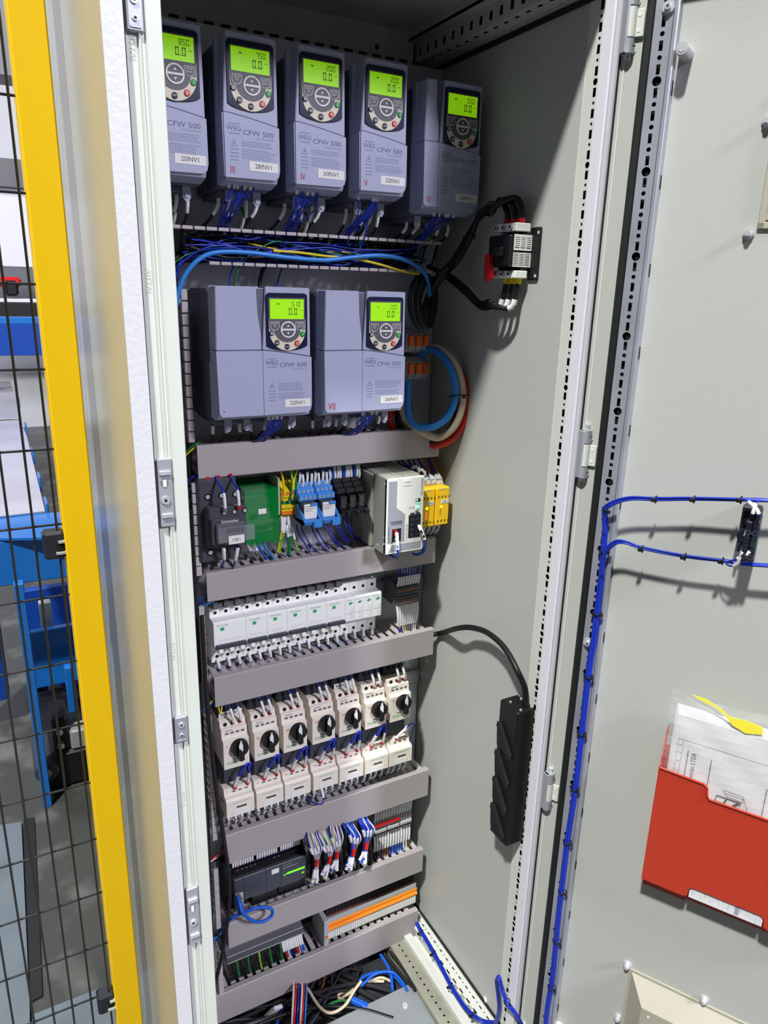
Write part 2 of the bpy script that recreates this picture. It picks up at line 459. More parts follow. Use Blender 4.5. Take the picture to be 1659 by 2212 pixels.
# ================================================================== wiring ducts
def finger_row(b, x0, x1, z, s, D=.08, pitch=.0176, head=True, axis='x'):
    """row of fingers sticking out from the plate at height z; s=+1 the row faces up"""
    n = int((x1-x0)/pitch)
    for i in range(n):
        a = x0+i*pitch+.002
        if axis == 'x':
            b.box(a, a+.0105, -D+.001, -.002, z-.0016, z)
            if head: b.box(a-.002, a+.0135, -D-.001, -D+.004, z-.0035, z+.0015, .0006)
        else:
            b.box(z-.0016, z, -D+.001, -.002, a, a+.0105)
            if head: b.box(z-.0075, z+.0015, -D-.003, -D+.004, a-.002, a+.0135, .0006)
def duct(x0, x1, zb, zt, label, cover=True):
    t = thing('wiring_duct', label, 'wiring duct', (x0, 0, zb), 0, None)
    w, h = x1-x0, zt-zb
    b = B().box(0, w, -.002, 0, 0, h)
    finger_row(b, 0, w, h-.002, 1, head=not cover); finger_row(b, 0, w, .0036, -1, head=not cover)
    b.build('duct_body', 'duct', t)
    if cover:
        b = B().side([(-.0835, -.001), (-.0835, h+.001), (-.082, h+.0025), (-.072, h+.0025), (-.072, h+.001), (-.0815, h+.001), (-.0815, -.001), (-.072, -.001), (-.072, -.0025), (-.082, -.0025)], -.001, w+.001)
        b.build('cover', 'duct_cover', t)
    return t
def du(l, r, ztp, zbp, label):
    x0 = PL(*l, .083)[0]; x1 = PL(*r, .083)[0]; zt = PL(*ztp, .083)[1]; zb = PL(*zbp, .083)[1]
    duct(x0, x1, zb, zt, label); return x0, x1, zb, zt
DUC = {}
DUC['A'] = du((428, 990), (948, 950), (948, 927), (948, 983), 'long grey wiring duct with closed cover right below the two wide inverters')
DUC['B'] = du((448, 1265), (939, 1190), (940, 1164), (938, 1213), 'grey wiring duct with closed cover below the power supply and green distribution block')
DUC['C'] = du((465, 1495), (935, 1385), (935, 1361), (934, 1412), 'grey wiring duct with closed cover below the white circuit breakers')
DUC['D'] = du((489, 1835), (924, 1690), (925, 1664), (922, 1717), 'grey wiring duct with closed cover below the row of small white contactors')
DUC['E'] = du((494, 2010), (912, 1858), (913, 1836), (912, 1880), 'grey wiring duct with closed cover below the programmable controller')
DUC['F'] = du((467, 2190), (901, 1990), (901, 1968), (900, 2018), 'lowest grey wiring duct with closed cover above the cable floor')
# open duct between the inverter rows
x0 = PL(366, 490, .08)[0]; x1 = PL(958, 560, .08)[0]; zt = PL(650, 505, .08)[1]; zb = PL(700, 577, .08)[1]
t = thing('wiring_duct', 'open grey wiring duct full of wires between the upper and lower inverters', 'wiring duct', (0, 0, 0))
b = B().box(x0, x1, -.002, 0, zb, zt); finger_row(b, x0, x1, zt, 1); finger_row(b, PL(452, 565, .08)[0], x1, zb, -1)
b.build('duct_body', 'duct', t); OD = (x0, x1, zb, zt)
# vertical open duct down the left side
xv = PL(410, 800, .08)[0]; xw = xv-.05
t = thing('wiring_duct', 'vertical open grey wiring duct running down beside the left stile', 'wiring duct', (0, 0, 0))
b = B().box(xw, xv, -.002, 0, .33, zt)
segs = [(PL(415, 955, .08)[1], PL(405, 612, .08)[1], xv), (DUC['B'][3]-.0, DUC['A'][2], PL(428, 1130, .08)[0]), (DUC['C'][3], DUC['B'][2], PL(443, 1400, .08)[0]), (DUC['D'][3], DUC['C'][2], PL(462, 1700, .08)[0]), (DUC['E'][3], DUC['D'][2], PL(470, 1900, .08)[0]), (DUC['F'][3]-.05, DUC['E'][2], PL(478, 2080, .08)[0])]
for a, c, xx in segs: finger_row(b, a, c, xx, 1, axis='z')
b.build('duct_body', 'duct', t)

# ================================================================== inverters
SEG = {'0': 'abcdef', '1': 'bc', '2': 'abged', '3': 'abgcd', '5': 'afgcd', '7': 'abc', '8': 'abcdefg', '.': '.'}
def lcd_digits(b, s, x, z, w, h, y, t):
    for ch in s:
        if ch == '.':
            b.face([(x, z), (x+t*1.2, z), (x+t*1.2, z+t*1.2), (x, z+t*1.2)], y, y-.0001); x += t*2.2; continue
        for g in SEG[ch]:
            r = {'a': (0, w, h-t, h), 'd': (0, w, 0, t), 'g': (t*.5, w-t*.5, h/2-t/2, h/2+t/2), 'f': (0, t, h/2+t*.3, h-t*.3), 'b': (w-t, w, h/2+t*.3, h-t*.3), 'e': (0, t, t*.3, h/2-t*.3), 'c': (w-t, w, t*.3, h/2-t*.3)}[g]
            b.face([(x+r[0], z+r[2]), (x+r[1], z+r[2]), (x+r[1], z+r[3]), (x+r[0], z+r[3])], y, y-.0001)
        x += w+t*1.3
def arc(cx, cz, r, a0, a1, n, sx=1):
    return [(cx+sx*r*math.cos(a0+(a1-a0)*i/n), cz+r*math.sin(a0+(a1-a0)*i/n)) for i in range(n+1)]
def keypad(parent, x, z, y, value):
    """x,z = top left of the 64 x 86 mm keypad; y = its front level"""
    w, h = .064, .086
    k = bpy.data.objects.new('keypad', None)
    b = B(); cx = x+w/2
    side = z-h*.87
    arcp = [(cx-w/2+w*i/14, side-(h*.13)*math.sqrt(max(0, 1-((i-7)/7.6)**2))*1.0+ h*.13*math.sqrt(1-(7/7.6)**2)) for i in range(15)]
    top = arc(x+.005, z-.005, .005, PI, PI/2, 4)+arc(x+w-.005, z-.005, .005, PI/2, 0, 4)
    outline = top+[(q[0], q[1]) for q in arcp[::-1]]
    b.use('navy').face(outline, y+.003, y)
    # grey key field and cream band
    zs = z-.0365
    bowl = [(x+.0035, zs), (x+w-.0035, zs)]+[(cx+.0285*math.cos(a), z-.052+(-.030)*math.sin(a)) for a in [PI*i/16 for i in range(17)]]
    b.use('keycream').face(bowl, y, y-.0006)
    g = [(x+.004, zs), (x+w-.004, zs), (x+w-.0045, z-.052)]+[(cx+.0205*math.cos(a), z-.052-.018*math.sin(a)) for a in [PI*i/12 for i in range(13)]]+[(x+.0045, z-.052)]
    b.use('keygrey').face(g, y-.0006, y-.0009)
    kp = b.build('keypad', None, parent); bpy.data.objects.remove(k)
    # screen
    s = B().use('keygrey').box(x+.0035, x+w-.004, y-.0002, y, z-.0375, z-.0065)
    s.use('lcd').box(x+.0055, x+w-.006, y-.0009, y, z-.0365, z-.0085)
    s.use('lcd_ink'); yy = y-.0009
    lcd_digits(s, '0.0', x+.0345, z-.0305, .0046, .0095, yy, .0011)
    s.face([(x+.052, z-.024), (x+.0555, z-.024), (x+.0555, z-.0233), (x+.052, z-.0233)], yy, yy-.0001)
    s.use('lcd_ink' if value == '51.0' else 'lcd_faint')
    lcd_digits(s, value.replace('.', ''), x+.0395, z-.0185, .0036, .0068, yy, .0008)
    s.face([(x+.0155, z-.0145), (x+.021, z-.0145), (x+.019, z-.0165), (x+.0175, z-.0165)], yy, yy-.0001)
    lab(s.build('screen', None, kp), 'lit green screen reading 0.0')
    yb = y-.0006
    # nav ring
    n = B().use('white_lbl').ring((cx+.001, yb, z-.0515), .0098, .0118, .0012, 28).use('keygrey').cyl((cx+.001, yb, z-.0515), (cx+.001, yb-.0008, z-.0515), .0098, 24)
    n.use('white_lbl').box(cx-.009, cx+.011, yb-.0013, yb, z-.0529, z-.0503)
    n.face([(cx-.001, z-.0475), (cx+.003, z-.0475), (cx+.001, z-.0443)], yb-.0008, yb-.0011)
    n.face([(cx-.001, z-.0555), (cx+.003, z-.0555), (cx+.001, z-.0587)], yb-.0008, yb-.0011)
    n.build('arrow_button', None, kp)
    for (xx, words, mir) in ((x+.006, ('BACK', 'ESC'), 1), (x+w-.006, ('ENTER', 'MENU'), -1)):
        q = [(0, 0), (.0135, 0), (.0135, -.006), (.010, -.0115), (.004, -.0115), (0, -.009)]
        m = B().use('white_lbl').face([(xx+mir*a, z-.0405+c) for a, c in q], yb, yb-.0008)
        m.use('keygrey').face([(xx+mir*(.0007+a*.9), z-.0412+c*.88) for a, c in q], yb-.0008, yb-.0010)
        for i, wd in enumerate(words):
            m.use('white_lbl').text(wd, (xx+mir*.0068, yb-.0011, z-.0436-.0034*i), .0031, align='CENTER')
        m.build('text_button', None, kp)
    R = .0245
    for i, (an, col) in enumerate(((188, 'navy'), (228, 'navy'), (268, 'navy'), (308, 'red'), (348, 'green'))):
        an = math.radians(an); bx = cx+R*math.cos(an); bz = z-.0535+R*.93*math.sin(an)
        m = B().use(col).cyl((bx, yb, bz), (bx, yb-.0016, bz), .0041, 20, .0036)
        m.use('white_lbl')
        if col == 'red': m.ring((bx, yb-.0016, bz), .0012, .002, .0001, 14)
        elif col == 'green': m.box(bx-.0004, bx+.0004, yb-.0018, yb-.0016, bz-.002, bz+.002)
        elif i == 0: m.ring((bx, yb-.0016, bz), .0018, .0025, .0001, 14).box(bx-.003, bx+.003, yb-.0018, yb-.0016, bz-.0004, bz+.0003)
        elif i == 1:
            m.text('LOC', (bx, yb-.0017, bz+.0012), .0024, align='CENTER'); m.text('REM', (bx, yb-.0017, bz-.0014), .0024, align='CENTER')
            m.box(bx-.0035, bx+.0035, yb-.0018, yb-.0016, bz-.0003, bz)
        else: m.text('JOG', (bx, yb-.0017, bz), .0032, align='CENTER')
        m.build('round_button', None, kp)
def inverter(x, z, e, h, D, name, value, roman, label, sd=0):
    """x,z = lower left corner of the front face; e = width of the plain left section"""
    t = thing('inverter', label, 'frequency inverter', (x, 0, z))
    W = e+.0757; ws = .0757
    # body with ribs
    b = B().use('inv_side').box(.001, W-.001, -D+.035, -.004, -.012, h-.004, .003)
    for i in range(9 if e < .05 else 12):
        yy = -.03-i*.0075
        b.box(-.0012, .001, yy-.004, yy, h*.42, h*.95)
    b.box(-.001, W+.001, -.05, -.004, -.012, h*.38)
    b.use('inv_front').box(0, W, -D+.028, -D+.042, -.008, h, .002)
    b.build('housing', None, t)
    sp = h*.5                                  # split line height, left end
    sr = sp-.004
    sl = .455*h if e < .02 else (.517*h)
    # upper front
    pts = [(e, sl)]+[(e+ws*i/10, sl-(.0115 if e < .02 else .0105)*((i/10)**1.3)) for i in range(1, 11)]
    up = [(e+ws-.001, h), (e+.006, h+.0005)]
    b = B().use('inv_front').face(pts+up, -D+.03, -D)
    if e > 0:
        b.face([(0, sl), (e-.0012, sl), (e-.0012, sl+.02), (e-.006, h*.8), (e-.0075, h-.001), (.002, h-.001)], -D+.03, -D+.0006)
        b.use('inv_side').box(.002, e+ws-.01, -D+.004, -D+.03, sl, h-.002)
    b.build('upper_cover', None, t, bev=.0009)
    lo = [(p[0]+(.0015 if i == 10 else 0), p[1]-.0008) for i, p in enumerate(pts)]
    b = B().use('inv_front').face(lo+[(e+ws+.002, .012), (e+ws, .004), (e+ws-.006, 0), (e+.0004, -.001)], -D+.03, -D-.001)
    if e > 0: b.face([(-.0004, sl-.0008), (e-.0006, sl-.0008), (e-.0004, -.001), (.005, -.001), (.0012, .004)], -D+.03, -D-.001)
    else: b.face([(-.002, sl-.001), (-.0003, sl-.0006), (-.0003, 0), (-.001, 0)], -D+.03, -D+.0005)
    # sloping chin
    b.ext([(-D+.03, -.0095), (-D+.03, .004), (-D-.0006, .004), (-D+.004, -.004)], (.001, 0, 0), (0, 1, 0), (0, 0, 1), (1, 0, 0), W-.002)
    yf = -D-.0011
    b.use('inv_inkd')
    b.text('WEG', (e+.0135, yf, sl-.019), .0088, align='CENTER', sx=1.0)
    b.box(e+.006, e+.021, yf, yf+.0002, sl-.0135, sl-.0128).box(e+.006, e+.021, yf, yf+.0002, sl-.0252, sl-.0245)
    b.text('CFW 500', (e+.0255, yf, sl-.0225), .0088, sx=1.25, bold=-.012)
    b.use('inv_ink').text('VECTOR INVERTER', (e+.044, yf, sl-.0285), .003)
    rr = random.Random(sd)
    z1 = sl-.034 if e < .05 else sl-.05
    while z1 > .026:
        for q in range(rr.choice((3, 4, 5))):
            if z1 < .018: break
            L = rr.uniform(.036, .044)
            x2 = e+.0235
            while x2 < e+.0235+L:
                wl = rr.uniform(.002, .006); b.box(x2, min(x2+wl, e+.07), yf, yf+.0002, z1, z1+.0010); x2 += wl+.0008
            z1 -= .0026
        z1 -= .002
    for q in range(4): b.box(e+.0075, e+.019, yf, yf+.0002, .0338-q*.0045, .0350-q*.0045)
    b.face([(e+.0085, .038), (e+.018, .038), (e+.0133, .047)], yf+.0002, yf)
    b.use('inv_front').face([(e+.0098, .0388), (e+.0167, .0388), (e+.0133, .0455)], yf, yf-.0001)
    b.use('inv_inkd').face([(e+.0128, .0395), (e+.0146, .0425), (e+.0133, .0425), (e+.0138, .045), (e+.0121, .0416), (e+.0133, .0416)], yf-.0001, yf-.0002)
    b.build('lower_cover', None, t)
    keypad(t, e+.0062, h-.008, -D-.0022, value)
    b = B().use('white_lbl').box(e+.0335, e+.0745, yf-.0004, yf, .0095, .0215)
    b.use('ink').text(name, (e+.054, yf-.0005, .0155), .0085, align='CENTER', sx=.95, bold=-.004)
    lab(b.build('name_label', None, t), 'white label reading '+name)
    if roman:
        b = B().use('redmark')
        if roman == '.': b.cyl((.008, yf, .0075), (.008, yf-.0001, .0075), .0012, 8)
        else: b.text(roman, (.0065, yf-.0002, .0085), .0125 if e < .05 else .015, sx=.75, bold=.012)
        lab(b.build('marker_writing', None, t), 'handwritten red mark')
    # terminals and earthing tabs beneath
    b = B().use('inv_side').box(.004, W-.012, -D+.045, -.01, -.02, -.011, .002)
    for q in range(7 if e < .05 else 11): b.use('inv_front').box(.008+q*.0085, .0135+q*.0085, -D+.047, -D+.05, -.0195, -.0125)
    b.build('terminal_block', None, t)
    for q in ((.012, .052) if e < .05 else (.02, .05, .085, .125)):
        m = B().use('inv_front').face([(q, -.012), (q+.011, -.012), (q+.011, -.026), (q+.0075, -.031), (q+.0035, -.031), (q, -.026)], -.106, -.109)
        m.use('zinc_shiny').cyl((q+.0055, -.109, -.024), (q+.0055, -.111, -.024), .003, 12)
        lab(m.build('earth_tab', None, t), 'pale earthing tab with screw')
    return t
IV = [('20INV1', '85.0', None, 0, .172, None, (449, 374.5), 'W', 'narrow inverter labelled 20INV1, half hidden behind the left stile'),
      ('28INV1', '75.0', 'III', 0, .172, (487, 380), None, '', 'narrow inverter labelled 28INV1 with red III mark'),
      ('30INV1', '20.0', 'IV', 0, .172, (639, 393.5), None, '', 'narrow inverter labelled 30INV1 with red IV mark'),
      ('32INV1', '20.0', 'V', 0, .172, (777.7, 411), None, '', 'narrow inverter labelled 32INV1 with red V mark'),
      ('24INV1', '55.0', 'VI', .0265, .176, (912, 443), None, '', 'medium wide inverter labelled 24INV1 with red VI mark at the end of the top row'),
      ('22INV1', '51.0', '.', .069, .184, (473, 901), None, '', 'wide inverter labelled 22INV1 beside the vertical duct'),
      ('26INV1', '20.0', 'VII', .0655, .184, (700.7, 891), None, '', 'wide inverter labelled 26INV1 with red VII mark')]
INV = []
for i, (nm, val, rm, e, h, bl, br, _, lb) in enumerate(IV):
    if bl: x, z = PL(*bl, .15)
    else: x, z = PL(*br, .15); x -= .0765
    if i < 4: z = PL(606.6, 392, .15)[1]
    inverter(x, z, e, h, .15, nm, val, rm, lb, i); INV.append((x, z, e, h))

# ================================================================== rail devices
def P3(px, py, d): return hit(px, py, Vector((0, -d, 0)), Vector((0, 1, 0)))
mat('slate', (58, 62, 72), .45)
mat('slate_dark', (38, 42, 50), .5)
mat('device_grey', (66, 68, 76), .45, bump=.05, scale=300)
mat('cream', (238, 230, 216), .42)
mat('breaker_white', (247, 249, 244), .4)
mat('print_green', (60, 170, 110), .5)
mat('green_clear', (0, 150, 62), .1, alpha=.4)
mat('green_dark', (10, 70, 36), .4)
mat('clear', (225, 230, 235), .08, trans=.85, ior=1.2)
mat('relay_blue', (60, 136, 214), .4)
mat('relay_blue_d', (24, 72, 150), .45)
mat('psu', (196, 196, 182), .4, .25)
mat('psu_side', (158, 162, 152), .4, .35)
mat('psu_front', (222, 222, 212), .45)
mat('psu_grey', (150, 154, 160), .45)
mat('safety_yellow', (246, 196, 20), .42)
mat('orange', (240, 110, 20), .45)
mat('orange_bar', (255, 150, 40), .42)
mat('term_grey', (176, 178, 178), .45)
mat('term_dark', (96, 98, 102), .5)
mat('term_brown', (150, 84, 62), .5)
mat('term_yellow', (236, 206, 20), .45)
mat('led_green', (120, 255, 190), .4, emit=1.0)
mat('led_yellow', (255, 240, 40), .4, emit=1.0)
mat('led_orange', (255, 130, 40), .4, emit=1.0)
mat('led_lime', (120, 235, 40), .4, emit=.7)
mat('pink_wire', (226, 150, 160), .45)
mat('lime_wire', (130, 200, 60), .45)
# DIN rails
def din(z, x0, x1, label):
    b = B().use('zinc').box(x0, x1, -.009, -.0075, z-.0135, z+.0135).box(x0, x1, -.0085, 0, z-.0135, z-.0125).box(x0, x1, -.0085, 0, z+.0125, z+.0135).box(x0, x1, -.009, -.0075, z+.0125, z+.0175).box(x0, x1, -.009, -.0075, z-.0175, z-.0125)
    tag(b.build('mounting_rail', None), label, 'rail')
def zr(a, b_): return (DUC[a][2]+DUC[b_][3])/2
XA, XB = .255, PL(901, 1440, 0)[0]
din(zr('A', 'B'), XA, XB, 'zinc mounting rail behind the green distribution block')
din(zr('B', 'C'), XA, XB, 'zinc mounting rail behind the white circuit breakers')
din(zr('C', 'D')+.045, XA+.01, XB, 'zinc mounting rail behind the motor protection switches')
din(zr('D', 'E'), XA+.02, XB, 'zinc mounting rail behind the programmable controller')
din(zr('E', 'F'), XA+.02, XB, 'zinc mounting rail behind the orange-bridged terminal strip')

# ---- big dark contactor
x0, zt_ = PL(456, 1109.5, .12); x1 = PL(532.7, 1104, .12)[0]; zb_ = PL(532.7, 1171, .12)[1]
zT = PL(434, 1038, .09)[1]; zB = PL(447, 1216, .09)[1]; zU = PL(440, 1100, .09)[1]
t = thing('contactor', 'large dark grey contactor with clear flap beside the green distribution block', 'contactor', (x0, 0, zb_))
w = x1-x0; o = lambda z: z-zb_
b = B().use('device_grey').box(-.012, w-.006, -.09, -.01, o(zB), o(zT), .003).box(-.004, w, -.108, -.08, o(zB)+.03, o(zU)+.004, .003)
for i in range(3):
    xx_ = .004+i*.0225
    for z in (o(zT)-.028, o(zB)+.017):
        b.use('hole').cyl((xx_, -.0903, z), (xx_, -.0902, z), .0062, 18); b.use('zinc_shiny').cyl((xx_, -.0904, z), (xx_, -.0906, z), .0036, 12)
b.build('housing', None, t)
b = B().use('device_grey').box(0, w, -.118, -.10, o(zb_), o(zt_)-.012, .002).box(-.002, w+.001, -.114, -.095, o(zt_)-.014, o(zt_)+.006, .0015)
for i in range(3): b.use('hole').cyl((.022+i*.017, -.1145, o(zt_)-.003), (.022+i*.017, -.1142, o(zt_)-.003), .0045, 14); b.use('zinc_shiny').cyl((.022+i*.017, -.1146, o(zt_)-.003), (.022+i*.017, -.115, o(zt_)-.003), .003, 12)
b.use('keygrey').box(.006, w-.003, -.124, -.118, .004, o(zt_)-.018, .0025)
b.use('sleeve').text('Schneider', (.014, -.1242, .040), .0072, bold=-.0)
b.use('hole').box(.022, .05, -.1245, -.124, .021, .028)
b.build('front_block', None, t)
B().use('clear').box(.008, .068, -.1255, -.1243, .005, .031, .0005).build('flap', None, t)
b = B().use('white_lbl').box(.024, .05, -.1268, -.1256, .002, .016, .0004).use('ink').text('12K1', (.037, -.127, .009), .007, align='CENTER'); lab(b.build('name_label', None, t), 'white label')

# ---- green distribution block
x0, zt_ = PL(527, 1046, .075); x1, zb_ = PL(603, 1166, .075)
t = thing('distribution_block', 'distribution block under a transparent green cover beside the large dark contactor', 'terminal block', (x0, 0, zb_))
w, h = x1-x0, zt_-zb_
b = B().use('green_dark').box(.003, w-.003, -.03, 0, .004, h-.004)
for i in range(4):
    z = .012+i*(h-.03)/4; b.use('term_grey').box(.004, w-.004, -.058+.005*i, -.03, z, z+.022, .001)
    for q in range(9): b.use('zinc_shiny').cyl((.01+q*(w-.02)/8, -.0585+.005*i, z+.011), (.01+q*(w-.02)/8, -.060+.005*i, z+.011), .0028, 10)
b.build('terminal_bars', None, t)
b = B().box(0, w, -.0755, -.074, 0, h-.012).box(0, w, -.075, 0, 0, .0015).box(0, w, -.072, 0, h-.0125, h-.011).box(0, .0015, -.075, 0, 0, h-.012).box(w-.0015, w, -.075, 0, 0, h-.012).box(.002, w-.006, -.0775, -.0755, .026, .033)
b.box(.006, .026, -.082, -.074, -.003, .0).box(.045, .066, -.082, -.074, -.003, 0)
lab(b.build('cover', 'green_clear', t), 'transparent green cover')
b = B().use('psu').box(-.002, w+.004, -.02, -.002, h-.011, h+.016).box(w, w+.003, -.074, -.002, h-.06, h+.004); b.build('bracket', None, t)
b = B().use('white_lbl').box(w*.38, w*.62, -.0772, -.0757, h*.48, h*.57, .0005); lab(b.build('name_label', None, t), 'small white label')

# ---- yellow and green earth terminals
x0 = PL(605, 1100, .05)[0]; x1 = PL(638, 1100, .05)[0]; zt_ = PL(606, 1044, .05)[1]; zb_ = PL(638, 1122, .05)[1]
n = 6; pw = (x1-x0)/n
def slice_terminal(w, h, D, body, mark, name, holes=2, stripe=None):
    b = B().use(body)
    b.side([(0, 0), (-D*.6, -.002), (-D*.8, h*.12), (-D, h*.2), (-D, h*.44), (-D*.93, h*.46), (-D*.93, h*.54), (-D, h*.56), (-D, h*.8), (-D*.8, h*.9), (-D*.6, h+.002), (0, h)], 0, w*.94)
    for z in (h*.25, h*.75):
        b.use(mark).box(w*.12, w*.84, -D-.0006, -D, z-h*.045, z+h*.045)
    for z in (h*.36, h*.64): b.use('hole').cyl((w*.48, -D-.0004, z), (w*.48, -D, z), w*.28, 8)
    if stripe: b.use(stripe).box(w*.05, w*.9, -D*.93-.0008, -D*.93, h*.46, h*.54)
    return b
proto = None
for i in range(n):
    if proto is None:
        proto = slice_terminal(pw, zt_-zb_, .05, 'term_yellow', 'orange', '', stripe='green').build('terminal_block', None); o_ = proto
    else: o_ = proto.copy(); COL.objects.link(o_)
    o_.location = (x0+i*pw, -.009, zb_)
    tag(o_, 'yellow earth terminal block with orange levers beside the green distribution block', 'terminal block', 'yellow earth terminals')

# ---- blue relays
def relay(x, z, w, h, body, socket_h, blue, name, label, group=None):
    t = thing('relay', label, 'relay', (x, -.009, z), 0, group)
    b = B().use('relay_blue_d' if blue else 'black').box(0, w, -.045, 0, 0, h, .0015)
    c = 'relay_blue' if blue else 'black_soft'
    b.use(c).box(0, w, -.050, -.02, h*.86, h, .0015).box(0, w, -.058, -.02, h*.72, h*.88, .0015).box(0, w, -.068, -.02, h*.56, h*.74, .0015)
    for r, (zz_, yy_) in enumerate(((h*.93, -.050), (h*.8, -.058), (h*.65, -.068))):
        for q in range(4):
            xx_ = w*(.14+.24*q); b.use('zinc_shiny' if blue else 'device_grey').cyl((xx_, yy_, zz_), (xx_, yy_-.0008, zz_), w*.075, 10); b.use('hole').cyl((xx_, yy_-.0008, zz_), (xx_, yy_-.001, zz_), w*.03, 6)
    b.build('socket', None, t)
    b = B().use('clear' if blue else 'black').box(w*.12, w*.88, -.078, -.045, h*.14, h*.54, .001)
    b.use('white_lbl' if blue else 'black_soft').box(w*.14, w*.86, -.0795, -.078, h*.13, h*.53, .0008)
    if blue: b.use('relay_blue').box(w*.5, w*.86, -.0815, -.0795, h*.47, h*.55, .0006); b.use('ink')
    else: b.use('grey_wire')
    for q in range(3 if blue else 6): b.box(w*.2, w*(.75 if q % 2 else .6), -.0797, -.0795, h*(.46-.055*q), h*(.47-.055*q))
    b.build('relay_body', None, t)
    b = B().use('relay_blue' if blue else 'black')
    for xx_ in (.0, w*.88):
        b.side([(-.05, h*.02), (-.088, h*.0), (-.092, h*.1), (-.088, h*.16), (-.06, h*.46), (-.05, h*.46)], xx_, xx_+w*.12)
    b.side([(-.05, 0), (-.088, 0), (-.092, h*.1), (-.088, h*.14), (-.05, h*.08)], 0, w)
    b.box(w*.5, w*.98, -.094, -.088, -h*.06, h*.1, .001)
    b.build('retaining_clip', None, t)
    return t
x0 = PL(640, 1060, .06)[0]; x1 = PL(718, 1060, .06)[0]; zt_ = PL(645, 1042, .055)[1]; zb_ = PL(655, 1132, .085)[1]
hw = (x1-x0)/2*.98
relay(x0-.002, zb_, hw, zt_-zb_, '', .4, True, '', 'blue socket relay with white label, left one of the two beside the yellow terminals')
relay(x0-.002+hw+.001, zb_, hw, zt_-zb_, '', .4, True, '', 'blue socket relay with white label, right one of the two next to the black relays')
x2 = PL(776, 1055, .06)[0]; kw = (x2-x1)/3
for i, wd in enumerate(('nearest the blue relays', 'middle of the three', 'nearest the power supply')):
    relay(x1+.001+i*kw, zb_+.012, kw*.96, zt_-zb_-.012, '', .4, False, '', 'small black plug-in relay on black socket, '+wd)

# ---- power supply
D = .135
x0, zt_ = PL(837, 1036.6, D); x1 = PL(917.6, 1025, D)[0]; zb_ = PL(830, 1200, D)[1]
t = thing('power_supply', 'large pale grey power supply with finned housing standing proud of the ducts', 'power supply', (x0, 0, zb_)); w, h = x1-x0, zt_-zb_
b = B().use('psu_side').box(.002, w-.002, -D+.004, -.01, .002, h-.004, .001)
b.box(0, .0025, -D+.002, -.088, 0, h)
for i in range(11): b.use('psu').box(-.003, .002, -.082+i*.0072, -.0785+i*.0072, -.0, h-.001, .0006)
for i in range(14): b.use('psu').box(.003, w*.48, -D+.012+i*.0083, -D+.0162+i*.0083, h-.006, h+.0015).box(w*.52, w-.003, -D+.012+i*.0083, -D+.0162+i*.0083, h-.006, h+.0015)
b.use('hole').box(.004, w-.004, -D+.01, -.014, h-.008, h-.0035)
for (yy_, z) in ((-D+.008, h-.01), (-D+.008, .018), (-D+.03, .01), (-D+.008, .03)): b.use('zinc_shiny').cyl((-.0, yy_, z), (-.0008, yy_, z), .0022, 10)
b.build('housing', None, t)
f = h*.14
b = B().use('psu_front').box(0, w, -D, -D+.008, f, h, .001)
b.side([(-D+.008, 0), (-D-.002, .002), (-D, f), (-D+.008, f)], 0, w)
b.use('psu_grey').face([(.003, f+.002), (w*.5, f+.002), (w*.5, h*.52), (w*.26, h*.62), (w*.26, h-.004), (.003, h-.004)], -D, -D-.0004)
b.face([(.004, .004), (w-.004, .004), (w-.004, f-.001), (.012, f-.001)], -D-.0015, -D-.0019)
y = -D-.0004
b.use('ink').text('TRIO POWER', (w-.0045, y-.0002, h*.86), .0052, u=(0, 0, 1), v=(-1, 0, 0), align='CENTER')
b.text('DC OK', (w*.68, y, h*.595), .0036, align='CENTER').text('PHOENIX', (w*.275, y-.0003, h*.42), .0056, align='CENTER')
b.box(w*.13, w*.42, y-.0003, y, h*.437, h*.441).box(w*.13, w*.42, y-.0003, y, h*.398, h*.402)
b.text('Output DC 24V 20A', (w*.56, y, h*.27), .0036, u=(0, 0, 1), v=(-1, 0, 0), align='CENTER').text('Input AC 230/400V', (w*.07, y-.0003, h*.26), .0034, u=(0, 0, 1), v=(-1, 0, 0), align='CENTER')
b.ring((w*.82, y, h*.53), .002, .0032, .0003, 14)
b.build('front_cover', None, t)
b = B().use('white_lbl').box(w*.42, w*.64, y-.0004, y, h*.90, h*.985).use('ink').text('11G01', (w*.53, y-.0006, h*.94), .0055, align='CENTER'); lab(b.build('name_label', None, t), 'white paper label')
b = B().use('hole').box(w*.60, w*.93, y-.0006, y, h*.19, h*.5, .0002)
b.use('slate_dark')
for r in range(5):
    for q in range(2): b.box(w*.64+q*.011, w*.64+q*.011+.008, y-.0012, y-.0006, h*.205+r*.0095, h*.205+r*.0095+.0065)
b.build('output_terminals', None, t)
b = B().use('hole').box(w*.16, w*.40, y-.0006, y, h*.17, h*.34, .0002).use('red').cyl((w*.24, y-.0006, h*.315), (w*.24, y-.003, h*.315), .0028, 12).cyl((w*.24, y-.0006, h*.27), (w*.24, y-.003, h*.27), .0028, 12).use('lime_wire').cyl((w*.25, y-.0006, h*.2), (w*.25, y-.002, h*.2), .0022, 10)
b.build('input_terminals', None, t)
b = B().use('hole').box(w*.78, w*.9, y-.0005, y, h*.645, h*.71).use('led_green').box(w*.78, w*.9, y-.0007, y-.0005, h*.645, h*.66).use('white_lbl').box(w*.79, w*.83, y-.0012, y-.0005, h*.675, h*.705)
b.build('selector', None, t)
b = B().use('led_green').cyl((w*.83, y, h*.597), (w*.83, y-.001, h*.597), .0032, 16); lab(b.build('indicator_lamp', None, t), 'glowing green lamp')
PSU = (x0, x1, zb_, zt_)

